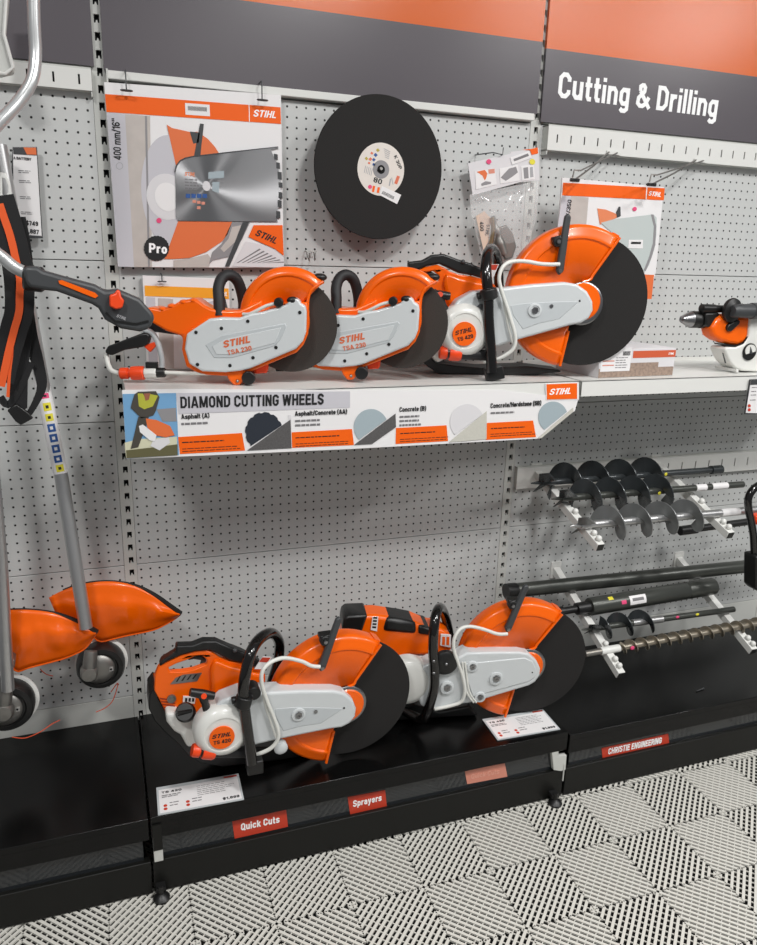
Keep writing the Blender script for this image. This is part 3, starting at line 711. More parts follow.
c=l3((489,294),.088); obj('handle_clamp',MB().lathe([(.012,-.016),(.022,-.012),(.022,.012),(.012,.016)],c,(0,0,1),16).cyl(c+Vector((-.03,.01,0)),c+Vector((.024,.01,.002)),.009,12),BLACK,h,bevel=.002)
c=l3((494,375),.07); obj('foot',MB().box(c.x-.022,c.x+.026,c.y-.012,c.y+.02,c.z-.014,c.z+.022),BLACK,h,bevel=.003)
for q_ in ((481,308),(482.5,345)): obj('cover_bolt',MB().lathe([(.011,-.004),(.011,.002),(.006,.002),(.006,.006),(.001,.006)],l3(q_,.066),RL@F3.nn,20),STEEL,saw3)
hz3=Z(480,210,4.206,[(335,228),(300,229),(250,226),(200,217),(155,215),(118,222),(92,245),(80,290),(92,345),(112,405),(132,470),(148,530),(142,580),(105,612),(60,632),(15,640)])
obj('water_hose',MB().tube(smooth([l3(p,n) for p,n in zip(hz3,(.055,.056,.057,.058,.062,.07,.078,.082,.082,.08,.08,.08,.078,.074,.068,.06))],4),.0052,10),HOSE,saw3)
hz3=Z(480,210,4.206,[(100,380),(108,430),(122,500),(138,560)])
obj('water_hose',MB().tube(smooth([l3(p,.074) for p in hz3],4),.0035,8),HOSE,saw3)

# ---------------------------------------------------------------- battery saws
FT=Fr(at((290.5,325),-.265),-.3)
def small_saw(label,fr):
    r=sawroot('battery_cut_off_saw',label,None)
    obj('cutting_wheel',MB().lathe([(.015,-.0018),(.114,-.0018),(.115,-.001),(.115,.001),(.114,.0018),(.015,.0018)],(0,0,0),(0,-1,0),64),DISC_G,r)
    K=lambda pts,n:fr.tr(Z(230,255,6.3,pts),n)
    cu,cv=fr.uv((288.5,317),.02); R=.117
    t0=fr.uv((323,282.5),.02); a0=math.degrees(math.atan2(t0[1]-cv,t0[0]-cu))
    gd=obj('wheel_guard',guard_shell(MB(),cu,cv,R,.020,a0,232,.03,.86),ORANGE,r,solid=.003)
    lipz=K([(590,168),(545,195),(510,225),(492,275),(488,340),(492,430),(478,490),(440,535),(330,590),(200,640)],.022)
    obj('guard_lip',MB().tube(smooth([Vector((a,-.022,b)) for a,b in lipz],3),.0038,8),ORANGE,gd)
    kn=fr.L((230+565/6.3,255+140/6.3),.0); obj('guard_knob',MB().ball(kn,.012,sq=(1.5,1.2,.8)),BLACK,gd)
    # cover
    cov=fr.tr([(186.5,334),(209,319),(222,317.5),(239,318),(247,315),(252,313.5),(262,312),(280,306.5),(287,304.5),(289,299.5),(295,297.5),(299,300),(301,303.5),(305.5,306),(306.5,312),(306,332),(303,341),(296,349),(249,369),(240,371),(225.5,372.5),(202,371.5),(189,364),(184.5,349)],.062)
    cv_=obj('belt_cover',MB().prism(cov,.018,.062),COVER,r,bevel=.005,seg=3)
    rim=fr.tr([(184.5,334),(208,317),(240,316),(285,302),(307,302),(309,312),(308,334),(304,344),(297,352),(249,372),(226,375.5),(201,374),(187,366),(182.5,349)],.03)
    obj('cover_rim',MB().prism(rim,-.03,.040),ORANGE,r,bevel=.003)
    rec=fr.tr(Z(100,240,3.028,[(318,318),(368,288),(560,252),(566,262),(548,300),(530,322),(400,358),(345,358)]),.063)
    rc=obj('recess_panel',MB().prism(rec,.058,.0630),COVER_D,cv_,bevel=.002)  # recess shade painted by the darker panel colour
    rec2=fr.tr(Z(100,240,3.028,[(340,322),(380,300),(548,265),(530,312),(400,346),(352,346)]),.063)
    rr=obj('recess_panel',MB().prism(rec2,.0625,.0640),COVER,cv_,bevel=.001)
    ptext(rc,'STIHL',fr,(223.5,348),(252,342),7,.0642,mat('orange_lettering',(214,104,60),.5),bold=.05,shear=.2,name='logo')
    ptext(rc,'TSA 230',fr,(228,355),(252,350),4.6,.0642,MATS['orange_lettering'],bold=.03,name='model_lettering')
    for x,y in ((247.8,321.3),(221.5,328.3),(196,332.3),(299.8,312.5),(276,347.5),(253,357.7),(230,365.5),(197.5,364.5)):
        obj('screw',MB().lathe([(.0042,-.001),(.0042,.001),(.001,.0012)],fr.L((x,y),.062),(0,-1,0),12),BLACK,cv_)
    k0=fr.L((278.5,302.5),.062); obj('valve_knob',MB().lathe([(.011,-.02),(.011,.004),(.009,.006),(.004,.006),(.004,.009),(.001,.009)],k0,(0,-1,0),20),BLACK,r)
    k0=fr.L((292.5,300.5),.055); obj('filler_cap',MB().ball(k0,.0105,sq=(1.3,.8,.9)),BLACK,r)
    hs=[((275,303.5),.058),((266,306),.058),((256,311),.056),((249,314),.05),((243,314),.04)]
    obj('water_hose',MB().tube(smooth([fr.L(p,n) for p,n in hs],4),.004,10),HOSE,r)
    # body
    body=fr.tr([(152.5,307.5),(160,309),(167,307.5),(173,305),(179,301.6),(187,299.6),(195,298.6),(200,302),(204,305),(211,308.5),(227,310.5),(240,310),(262,300),(262,340),(200,372),(184,360),(182,336),(166,331),(152.5,323),(140,318),(141,309)],.028)
    bd=obj('motor_housing',MB().prism(body,-.055,.030),ORANGE,r,bevel=.006,seg=3)
    mb=MB()
    for x,y in ((163,309),(172,306),(184,302),(194,300.5)): mb.ball(fr.L((x,y),.015),.009,sq=(1.2,2,.7))
    obj('battery_latch',mb,ORANGE,bd)
    obj('battery',MB().prism(fr.tr([(142,311),(166,312),(180,334),(150,330)],-.03),-.052,-.005),DARKGREY,bd)
    # rear handle
    rh=fr.tr([(106,354),(105,351),(108,346),(141,333.5),(147,333),(150,336),(148,344),(143,347),(125,350),(112,355.5)],.012)
    h=obj('rear_handle',MB().prism(rh,-.014,.014),BLACK,r,bevel=.006,seg=3)
    obj('trigger',MB().prism(fr.tr([(143,346),(157,341),(157.5,344),(150,352.5)],.008),-.006,.008),RED,h,bevel=.002)
    st=[(144,330),(152,333),(157,341),(160,350),(162,360),(162,370)]
    obj('rear_strut',MB().tube(smooth([fr.L(p,.004) for p in st],4),.007,10),COVER_D,r)
    lh=[((106,354),.0),((108,364),.015),((112,371),.03),((120,373.5),.035)]
    obj('inlet_hose',MB().tube(smooth([fr.L(p,n) for p,n in lh],4),.0062,10),HOSE,r)
    a0=fr.L((120,373.5),.035); a1=fr.L((162,372.5),.04); d=(a1-a0).normalized(); L_=(a1-a0).length
    obj('hose_connector',MB().lathe([(.011,0),(.014,.003),(.014,.020),(.010,.022),(.010,.028),(.016,.028),(.017,.034),(.017,.058),(.015,.060),(.01,.060)],a0,d,20),RED,r)
    obj('hose_nut',MB().lathe([(.013,.061),(.014,.064),(.014,.088),(.010,.092)],a0,d,8),WHITE_PL,r)
    b=a0+d*.079; obj('valve_body',MB().box(b.x-.014,b.x+.014,b.y-.008,b.y+.008,b.z+.012,b.z+.026).cyl(a0+d*.09,a0+d*.11,.012,14),BLACK,r,bevel=.001)
    obj('rinse_pipe',MB().tube([a0+d*.105,fr.L((205,373.5),.035),fr.L((235,372),.02)],.0048,10),HOSE,r)
    # top handle
    hp=[((219.5,316),.02),((219,300),.012),((218.5,288),.0),((222,278.5),-.012),((229,275),-.022),((236.5,279.5),-.035),((241,290),-.045),((243.5,303),-.05),((243,314),-.05)]
    obj('top_handle',MB().tube(smooth([fr.L(p,n) for p,n in hp],4),.0138,16),RUBBER,r)
    # rollers
    fk=obj('roller_bracket',MB().prism(fr.tr([(225,372),(245,367),(244,380),(240,385),(234,385.5),(229,380)],.045),.018,.048),ORANGE,r,bevel=.004)
    obj('screw',MB().ball(fr.L((237.5,381),.049),.004),STEEL,fk)
    c=fr.L((246,377),.035)
    for k in range(3):
        obj('roller',MB().cyl(c+Vector((.004*k-.0,.028-.018*k,0)),c+Vector((.004*k,.016-.018*k,0)),.0165+.001*(k==1),20),BLACK,r,bevel=.002)
    obj('front_lug',MB().prism(fr.tr([(254,362),(264,358),(268,366),(267,373),(255,374)],.02),-.01,.022),RED,r,bevel=.003)
    return r
b1=small_saw('battery cut-off saw marked TSA 230 at the left end of the white shelf',FT); place(b1,FT.o,-.3,0)
b2=copy_tree(b1); b2['label']='battery cut-off saw marked TSA 230 standing in the middle of the three upper saws'
place(b2,at((403,323),-.285),-.42,0)
# ================================================================= THINGS ON THE WALL
def card_pack(name,label,cat,px,n0,n1,org=None):
    o=at(px[0],-n1)
    t=thing(name,label,cat,(o.x,-n0,o.z)); uv=W.tr(px,n1)
    obj('card',MB().prism(uv,n0,n1),CARD,t,bevel=.0006)
    return t
P1z=lambda pts:Z(90,60,4.3,pts)
P2z=lambda pts:Z(170,110,5.558,pts)
# -- large blade package
t=card_pack('blade_package','large cardboard blade package with steel segment blade, marked 400 mm/16"','blade package',[(104,82),(281,95),(284,268),(118,267)],.020,.028)
N=.0281
def fp(name,pts,m,lay=0,par=None,th=.0004,holes=()): return flat(par or t,name,W.tr(pts,N+lay*.0005),N+lay*.0005,m,th,holes=[W.tr(h,N+lay*.0005) for h in holes])
fp('orange_band',[(105,94),(280.5,107.3),(281,124),(106.5,112)],ORANGE_P,1)
fp('divider_line',[(248.7,104.8),(249.4,104.9),(249.8,121.6),(249.1,121.5)],SIGN_W,2)
ptext(t,'STIHL',W,(253,116.5),(277.5,118.5),7,N+.001,SIGN_W,bold=.03,shear=.25,name='logo')
b=fp('barcode_label',[(185,103),(209.5,104.8),(210,116.3),(185.5,114.6)],CARD,2)
bb=MB()
for k in range(22): x=188+k*.87; bb.prism(W.tr([(x,106+k*.06),(x+.45,106+k*.06),(x+.45,110.3+k*.06),(x,110.3+k*.06)],N+.0016),N+.0015,N+.0018)
obj('barcode',bb,INK,b)
fp('grey_strip',[(107,112.5),(125,114),(134,267),(118,266.5)],CARD_G,1)
fp('post_print',[(125,114),(150,116),(152,267),(134,267)],WOODP,1)
fp('post_shadow_print',[(145,116),(147,116),(150,267),(148,267)],GREYP,2)
# saw wheel and guard printed
c=W.uv((171,193),N); 
flat(t,'wheel_print',[(c[0]+.072*math.cos(a),c[1]+.135*math.sin(a)) for a in [math.radians(q) for q in range(60,301,8)]]+[(c[0]+.05,c[1]-.117)],N+.0005,CARD_G,.0008)
flat(t,'wheel_print',[(c[0]+.05*math.cos(a)-.01,c[1]+.055*math.sin(a)-.01) for a in [math.radians(q) for q in range(0,360,12)]],N+.0014,CARD_L,.0004)
flat(t,'wheel_print',[(c[0]+.03*math.cos(a)-.01,c[1]+.034*math.sin(a)-.01) for a in [math.radians(q) for q in range(0,360,12)]],N+.0019,CARD,.0004)
fp('guard_print',P1z([(330,278),(352,292),(440,312)])+P2z([(150,120),(210,160),(250,205),(275,245),(120,265),(70,280),(45,310),(38,330)]),SAWGUARD,3)
fp('guard_print',P2z([(45,618),(345,622),(320,690),(290,730),(200,790),(110,822),(20,828),(-30,828)]),SAWGUARD,3)
fp('lever_print',P2z([(168,75),(188,78),(168,258),(132,262)]),DARKGREY,4)
fp('lever_print',P2z([(110,120),(165,125),(160,180),(130,188)]),DARKGREY,4)
fp('chain_print',P2z([(345,622),(445,622),(400,720),(330,815),(240,835),(215,860),(235,790),(290,740)]),GREYP,3)
fp('chain_print',P2z([(345,650),(395,640),(360,735),(300,790),(280,770),(325,715)]),WOODP,4)
fp('chain_print',P2z([(405,622),(440,622),(330,870),(305,870)]),DARKGREY,4)
fp('housing_print',P2z([(345,870),(420,730),(500,745),(580,775),(632,815),(634,876)]),CARD_L,3)
fp('housing_print',P2z([(436,705),(465,640),(625,640),(632,810),(580,770),(500,735)]),AMBER if False else ORANGE_P,4)
vv=MB()
for k in range(7): vv.prism(W.tr(P2z([(370+k*28,850),(378+k*28,850),(505+k*22,775+k*12),(497+k*22,770+k*12)]),N+.0022),N+.002,N+.0024)
obj('vent_print',vv,INKG,t)
fp('ground_print',P2z([(20,835),(110,825),(210,800),(230,830),(215,875),(20,875)]),WOODP,2)
ptext(t,'STIHL',W,(254.5,235),(277,244.5),6.5,N+.0028,INK,bold=.03,shear=.25,name='logo')
fp('pink_dot',circ((159,220.5),2.6,16),PINK,5)
bd=fp('round_badge',[( (156.5+12.3*(1+.04*(i%2))*math.cos(2*PI*i/48)), 248.3+12.3*(1+.04*(i%2))*math.sin(2*PI*i/48)) for i in range(48)],INK,5)
ptext(bd,'Pro',W,(149,252.5),(167,254),9.5,N+.0031,SIGN_W,bold=.05)
# vertical size print
a0=W.uv((121.5,160),N); a1=W.uv((119.5,119),N); d=Vector(a1)-Vector(a0)
text(t,'400 mm/16"',a0,d.length,.018,N+.001,INK,ang=math.atan2(d.y,d.x),bold=.02)
o=flat(t,'size_symbol',W.tr(circ((119.5,166),3.6,20),N),N+.001,INKP,.0003,holes=[W.tr(circ((119.5,166),3.0,20),N)])
# steel blade seen through the window
bl=P2z([(30,345),(40,310),(60,285),(85,272),(125,262),(350,235),(600,207),(605,212),(560,222),(590,290),(612,370),(615,450),(605,530),(588,600),(600,620),(45,615),(33,590)])
bc=W.uv((206.5,186),N); 
mb=MB(); mb.prism(W.tr(bl,N+.004),N+.002,N+.0045); bo=bpy.data.objects
blade=obj('steel_blade',mb,BLADE,t)
blade_loc=Vector((bc[0],-N,bc[1]))
dl=blade_loc-ORG[t.name]
blade.data.transform(Matrix.Translation(-dl)); blade.location=dl; 
ORG[blade.name]=blade_loc
tm=MB()
for ang,r0 in ((0,0),):
    for y0,y1,x0,x1 in ((243,275,578,598),(290,325,590,610),(342,385,597,620),(400,430,603,624),(455,490,603,624),(500,540,598,620),(560,600,590,612)):
        tm.prism(W.tr(P2z([(x0,y0),(x1,y0+4),(x1+1,y1+3),(x0+1,y1)]),N+.004),N+.002,N+.005)
obj('blade_segments',tm,DARKGREY,blade)
sh=MB().prism(W.tr(P2z([(30,345),(40,310),(60,285),(85,272),(125,262),(350,235),(600,207),(600,203),(350,230),(124,256),(82,265),(54,280),(34,306),(24,345)]),N+.003),N+.001,N+.006); obj('window_edge',sh,DARKGREY,t)
bk=MB()
c=W.uv((206.5,186),N+.0046)
bk.prism([(c[0]+.010*math.cos(a),c[1]+.012*math.sin(a)) for a in [2*PI*i/20 for i in range(20)]],N+.0046,N+.005); obj('arbor_washer',bk,CARD_L,blade)
im=MB()
for k in range(4): im.prism(W.tr(P2z([(88+k*31,465),(113+k*31,467),(112+k*31,490),(87+k*31,488)]),N+.0047),N+.0046,N+.005)
obj('blade_symbols',im,BLUEI,blade)
im=MB()
for k,(x,y) in enumerate(((125,500),(150,505),(175,510),(150,535))): im.prism(W.tr(P2z([(x,y),(x+20,y),(x+20,y+16),(x,y+16)]),N+.0047),N+.0046,N+.005)
obj('blade_symbols',im,REDF,blade)
ptext(blade,'STIHL',W,(184.5,176),(196,176.5),4,N+.0047,ORANGE_D,bold=.04,shear=.25,name='logo')
im=MB(); bars(im,W.uv((184.5,180),N),.035,4,.007,.003,N+.0046,.2); obj('small_print',im,INKG,blade)
im=MB().prism(W.tr(P2z([(213,345),(300,338),(300,378),(213,382)]),N+.0047),N+.0046,N+.005).prism(W.tr(P2z([(235,400),(275,400),(272,462),(235,450)]),N+.0047),N+.0046,N+.005); obj('blade_print',im,BLADEB,blade)
# hooks of the package
def hook(name,label,tip,base_px,yb,yt,r=.002,group='wire hooks on the pegboard',disc=True,back=None):
    a=at(base_px,yb); b=at(tip,yt)
    t=thing(name,label,'hook',(a.x,-.001,a.z),group)
    obj('wire',MB().tube([Vector((a.x,.002,a.z)),Vector((a.x,yb,a.z)),(a+b)/2,b,b+Vector((0,-.004,.012))],r,8),STEEL_D if name=='display_hook' else DARKGREY,t)
    return t,b
for nm,px_,lab in (('l',(126.5,91),'short dark wire hook at the top left of the large blade package'),('r',(262,100.5),'short dark wire hook at the top right of the large blade package')):
    b=at(px_,-.045); t2=thing('package_hook',lab,'hook',(b.x,-.001,b.z+.03))
    mb=MB().tube([Vector((b.x,0,b.z+.045)),Vector((b.x,-.044,b.z+.045)),Vector((b.x,-.046,b.z+.04)),Vector((b.x,-.046,b.z))],.0016,8)
    obj('wire',mb,DARKGREY,t2)
    obj('foot_loop',MB().tube([b+Vector((.013*math.cos(a),-.006+.006*math.sin(a),0)) for a in [2*PI*i/16 for i in range(16)]],.0018,8,closed=True),DARKGREY,t2)

# -- second package behind the left battery saw
t=card_pack('blade_package','white blade package with amber band, partly hidden behind the left battery saw','blade package',[(142.5,275.5),(229,279),(231,369),(147,369)],.010,.020); N=.0201
fp('amber_band',[(144.5,285.5),(228.5,288.5),(229,299),(145,296)],AMBER,1)
fp('grey_strip',[(146,297),(155,297.5),(158,368),(149,368)],CARD_G,1)
fp('wheel_print',[(198,310),(205,303),(216,300),(226,300),(230,330),(215,345),(200,340),(194,325)],CARD_G,1)
fp('post_print',[(158,298),(173,299),(174,368),(160,368)],WOODP,1)
fp('lever_print',[(226,295),(229,295),(236,315),(232,316)][:0] or [(222,297),(225,297),(229,314),(226,315)],DARKGREY,3)
ptext(t,'STIHL',W,(217,295.5),(228,296.3),4.2,N+.001,SIGN_W,bold=.03,shear=.25,name='logo')
b=at((162,281.5),-.03); t2=thing('package_hook','small dark wire hook holding the amber-banded package','hook',(b.x,-.001,b.z))
obj('wire',MB().tube([Vector((b.x,0,b.z+.02)),Vector((b.x,-.03,b.z+.018)),Vector((b.x,-.032,b.z))],.0015,8),DARKGREY,t2)
obj('foot_loop',MB().tube([b+Vector((.010*math.cos(a),-.003+.005*math.sin(a),0)) for a in [2*PI*i/16 for i in range(16)]],.0017,8,closed=True),DARKGREY,t2)

# -- third package, forward on long hooks
YN=.12
t=card_pack('blade_package','narrow blade package hanging on long hooks behind the upper petrol saw','blade package',[(562.5,177.5),(664,187),(656,272),(648,300),(553,300)],YN-.006,YN); N=YN+.0001
P3z=lambda pts:Z(555,150,5.906,pts)
fp('orange_band',P3z([(48,193),(648,226),(642,297),(42,268)]),ORANGE_P,1)
fp('divider_line',P3z([(540,218),(545,218),(540,292),(535,292)]),SIGN_W,2)
ptext(t,'STIHL',W,(648.2,195.5),(661.5,197),4.6,N+.001,SIGN_W,bold=.03,shear=.25,name='logo')
fp('grey_strip',P3z([(42,270),(95,273),(60,560),(0,560)]),CARD_G,1)
fp('post_print',P3z([(95,273),(198,280),(180,500),(60,500)]),WOODP,1)
fp('guard_print',P3z([(250,345),(300,352),(350,372),(380,392),(300,430),(265,440)]),ORANGE_D,2)
fp('lever_print',P3z([(376,335),(386,335),(388,390),(366,400),(360,370)]),DARKGREY,3)
fp('blade_print',P3z([(270,430),(350,408),(580,380),(600,400),(598,500),(585,590),(555,680),(530,720),(420,600),(350,500)]),mat('pale_blade_print',(190,198,196),.4),3)
fp('blade_rim_print',P3z([(566,380),(582,382),(598,450),(592,560),(568,640),(535,716),(525,708),(556,630),(578,550),(584,450)]),GREYP,4)
fp('orange_corner',P3z([(530,735),(585,738),(570,880),(530,880),(500,800)]),SAWGUARD,2)
fp('pink_dot',circ(P3z([(471,348)])[0],2.1,14),PINK,4)
b=fp('barcode_label',P3z([(435,530),(520,530),(518,582),(432,580)]),CARD,5)
fp('barcode',P3z([(450,542),(508,543),(506,556),(448,555)]),INK,6,b)
a0=W.uv((568.5,222),N); a1=W.uv((571.5,200),N); d=Vector(a1)-Vector(a0)
text(t,'14"/350',a0,d.length,.013,N+.001,INK,ang=math.atan2(d.y,d.x),bold=.01)
for lab,pts in (('long wire hook carrying the left side of the narrow blade package',((609,152),(574.5,180))),('long wire hook carrying the right side of the narrow blade package',((696,160),(651.5,184.5)))):
    tip=at(pts[1],-.185); t2=thing('display_hook',lab,'hook',(tip.x+.0,-.001,tip.z+.05))
    root=Vector((tip.x+.02,-.034,tip.z+.040)); root=at(pts[0],-.036)
    root=Vector((root.x,root.y,root.z))
    tp=Vector((tip.x,tip.y,tip.z))
    obj('wire',MB().tube([root,root*.5+tp*.5+Vector((0,0,-.004)),tp,tp+Vector((0,-.006,.0))],.0026,8),STEEL_D,t2)
    lo=root+Vector((.0,0,-.018)); l2=tp+Vector((0,.02,-.0))
    up_=at((pts[1][0]+0,pts[1][1]-10),-.17)
    obj('wire',MB().tube([root+Vector((.03,0,.0)),up_+Vector((.02,0,0)),up_,up_+Vector((-.004,0,-.02))],.0022,8),STEEL_D,t2)
    obj('hook_cap',MB().box(tp.x-.014,tp.x+.014,tp.y-.006,tp.y+.004,tp.z-.005,tp.z+.004),BLACK,t2,bevel=.002)
    obj('backplate',MB().box(root.x-.008,root.x+.04,root.y-.002,root.y+.001,root.z-.006,root.z+.004),SHELF_W,t2)

# -- abrasive disc on the wall
dc=at((379.5,168.5),-.085); DR=.1795
t=thing('abrasive_cutting_disc','large black abrasive disc hanging on the pegboard','cutting disc',(dc.x,-.07,dc.z))
obj('disc',MB().lathe([(.012,-.003),(DR-.001,-.003),(DR,-.002),(DR,.002),(DR-.001,.003),(.012,.003)],dc,(0,-1,0),90),DISC,t)
n=.085+.0031; u0,v0=dc.x,dc.z-.008
lbc=W.uv((381,169.5),n); Rl=.066
lb=flat(t,'round_label',circ(lbc,Rl,48),n,mat('disc_label_paper',(222,214,206),.5,bscale=60,var=.05),.0004,holes=[circ(lbc,.02,24)])
flat(lb,'grey_ring',circ(lbc,.023,32),n+.0005,GREYP,.0003,holes=[circ(lbc,.011,20)])
obj('arbor_hole',MB().lathe([(.0105,0),(.0105,.002),(.001,.002)],(lbc[0],-n,lbc[1]),(0,-1,0),20),DARK_HOLE,t)
Dz=lambda pts:Z(340,130,8.41,pts)
def dprint(nm,quads,m,l=0):
    mb=MB()
    for q in quads: mb.prism(W.tr(Dz(q),n+.0006),n+.0005+l*.0003,n+.0008+l*.0003)
    obj(nm,mb,m,lb)
def blk(x,y,w,h,a=0):
    ca,sa=math.cos(a),math.sin(a); return [(x+i*w/2*ca-j*h/2*sa,y+i*w/2*sa+j*h/2*ca) for i,j in ((-1,-1),(1,-1),(1,1),(-1,1))]
dprint('symbols',[blk(300,210,26,24,.8),blk(285,250,22,22,.7),blk(285,290,22,20,.3)],BLUEI)
dprint('symbols',[blk(318,170,24,22,.8),blk(222,240,24,20,.9)],mat('olive_print',(176,160,60),.5))
dprint('symbols',[blk(255,245,22,24,.7),blk(268,195,20,18,.7),blk(245,278,18,16,.3),blk(480,420,26,70,.35)],mat('salmon_print',(216,112,80),.5))
dprint('print_lines',[blk(395,170+k*16,60-k*6,5,.5) for k in range(5)]+[blk(210+k*14,330+k*6,5,60,.2) for k in range(5)]+[blk(420,440,10,60,.2),blk(440,430,5,60,-.2)],INKP)
dprint('orange_bars',[blk(282,495,20,52,.18),blk(322,505,20,48,.18)],ORANGE_P)
dprint('pink_dot',[circ((252,478),17,14)],PINK,1)
a=math.radians(-62)
pp=W.uv(Dz([(452,222)])[0],n); text(lb,'K 30P',pp,.036,.009,n+.0005,INK,ang=a,bold=.02)
pp=W.uv(Dz([(278,436)])[0],n); text(lb,'80',pp,.024,.013,n+.0005,INK,ang=math.radians(-14),bold=.03)
bl_=flat(t,'barcode_label',W.tr(Dz([(352,470),(514,545),(480,624),(330,545)]),n+.001),n+.001,CARD,.0004)
mb=MB()
for k in range(16): mb.prism(W.tr(Dz([(362+k*6.2,512+k*3.1),(365+k*6.2,513.5+k*3.1),(353+k*6.2,537+k*3.1),(350+k*6.2,535.5+k*3.1)]),n+.0015),n+.0015,n+.0018)
obj('barcode',mb,INK,bl_)
pk=at((381,169.5),-.095); t2=thing('disc_hook','short steel peg through the middle of the black disc','hook',(pk.x,-.001,pk.z)); obj('wire',MB().tube([Vector((pk.x,0,pk.z-.001)),Vector((pk.x,-.07,pk.z)),Vector((pk.x,-.098,pk.z+.002))],.004,10),STEEL_D,t2)

# small empty hook beside the disc
b=at((311,256),-.03); t2=thing('peg_hook','small empty wire hook on the pegboard above the left battery saw','hook',(b.x,-.001,b.z))
for dx in (-.010,.010): obj('wire',MB().tube([Vector((b.x+dx,0,b.z+.012)),Vector((b.x+dx,-.02,b.z+.012)),Vector((b.x+dx,-.028,b.z)),Vector((b.x+dx*.8,-.04,b.z-.012)),Vector((b.x+dx*.8,-.044,b.z+.008))],.0014,8),STEEL_D,t2)
obj('cross_bar',MB().tube([Vector((b.x-.012,-.02,b.z+.012)),Vector((b.x+.018,-.02,b.z+.012))],.0014,8),STEEL_D,t2)

# -- bagged part with header card
Bz=lambda pts:Z(455,140,7.878,pts)
N=.045
o_=at((505,165),-.045); t=thing('bagged_part','clear bag of metal parts with tilted white header card, beside the black disc','parts bag',(o_.x,-.03,o_.z))
obj('header_card',MB().prism(W.tr(Bz([(102,185),(115,180),(430,110),(445,92),(600,75),(660,60),(665,320),(520,330),(140,435)]),N),N-.003,N),CARD_L,t)
fp('orange_corner',Bz([(525,78),(600,70),(650,58),(655,105),(605,118),(590,80)]),ORANGE_P,2)
b=fp('barcode_label',Bz([(435,138),(585,85),(605,140),(450,195)]),CARD,3); fp('barcode',Bz([(460,150),(575,105),(582,125),(468,168)]),INKG,4,b)
b=fp('picture',Bz([(158,245),(315,225),(328,350),(165,390)]),CARD,2)
fp('picture_print',Bz([(170,250),(235,235),(255,265),(245,300),(235,320),(215,280)]),SAWGUARD,3,b); fp('picture_print',Bz([(262,232),(312,226),(314,262),(265,266)]),REDF,3,b); fp('picture_print',Bz([(205,345),(240,325),(285,330),(282,345),(210,362)]),GREYP,3,b)
b=fp('picture',Bz([(350,225),(495,195),(508,320),(358,345)]),CARD,2); fp('picture_print',Bz([(360,295),(425,225),(480,210),(495,255),(450,290),(400,322)]),GREYP,3,b)
b=fp('picture',Bz([(520,205),(620,190),(630,310),(528,320)]),CARD,2); fp('picture_print',Bz([(538,220),(575,213),(580,300),(545,305)]),GREYP,3,b); fp('picture_print',Bz([(590,215),(612,212),(618,290),(592,295)]),INKP,3,b)
fp('pink_dot',circ(Bz([(267,170)])[0],2.5,14),PINK,4); fp('yellow_dot',circ(Bz([(609,172)])[0],2.9,14),YEL,4)
# bag: two crumpled films
random.seed(3)
ol=Bz([(115,430),(660,325)]); 
for side,nn in ((0,.038),(1,.075)):
    G=[]
    for i in range(17):
        v=i/16; row=[]
        for j in range(15):
            u=j/14
            xl=115+45*v+100*max(0,v-.3)*(.8); xr=660-40*v-150*max(0,v-.45)
            yl=430; yr=322; y=(yl*(1-u)+yr*u)*(1-v)+v*(945+20*u)
            bulge=math.sin(PI*u)*math.sin(PI*min(1,v*1.1+.05))
            n=(.045 if not side else .045)+(bulge*.03 if side else -bulge*.012)+random.uniform(-.003,.003)*math.sin(PI*u)
            row.append(W.L(Bz([(xl*(1-u)+xr*u,y)])[0],n))
        G.append(row)
    obj('bag_film',MB().grid(G),CLEAR,t,ang=25)
# contents
tg=flat(t,'paper_tag',W.tr(Bz([(165,600),(230,560),(285,620),(262,800),(225,870),(205,780)]),.055),.054,mat('peach_paper',(214,190,172),.6),.001)
a0=W.uv(Bz([(250,665)])[0],.056); a1=W.uv(Bz([(238,770)])[0],.056); d=Vector(a1)-Vector(a0); text(tg,'STIHL',a0,d.length*.8,.010,.0552,INK,ang=math.atan2(d.y,d.x),bold=.03)
a0=W.uv(Bz([(195,645)])[0],.056); text(tg,'400',a0,d.length*.7,.012,.0552,INK,ang=math.atan2(d.y,d.x)+.2,bold=.03)
obj('metal_part',MB().tube(smooth([W.L(p,.055) for p in Bz([(300,600),(325,700),(345,800),(375,900)])],4),[.006]*4+[.012]*4+[.016]*5,12),STEEL_D,t)
obj('metal_part',MB().prism(W.tr(Bz([(340,690),(400,665),(455,740),(478,840),(450,930),(390,945),(360,880)]),.05),.047,.056),STEEL_D,t,bevel=.004)
obj('metal_part',MB().tube(smooth([W.L(p,.06) for p in Bz([(290,610),(300,700),(285,820),(270,930)])],4),.006,10),BRASS,t)
b=at(Bz([(385,105)])[0],-.06); t2=thing('peg_hook','dark wire hook holding the header card of the clear bag','hook',(b.x,-.001,b.z))
obj('wire',MB().tube([Vector((b.x-.06,0,b.z-.002)),Vector((b.x-.058,-.05,b.z-.004)),Vector((b.x-.03,-.052,b.z+.001)),Vector((b.x,-.053,b.z-.003)),Vector((b.x+.001,-.053,b.z+.016))],.0016,8),DARKGREY,t2)

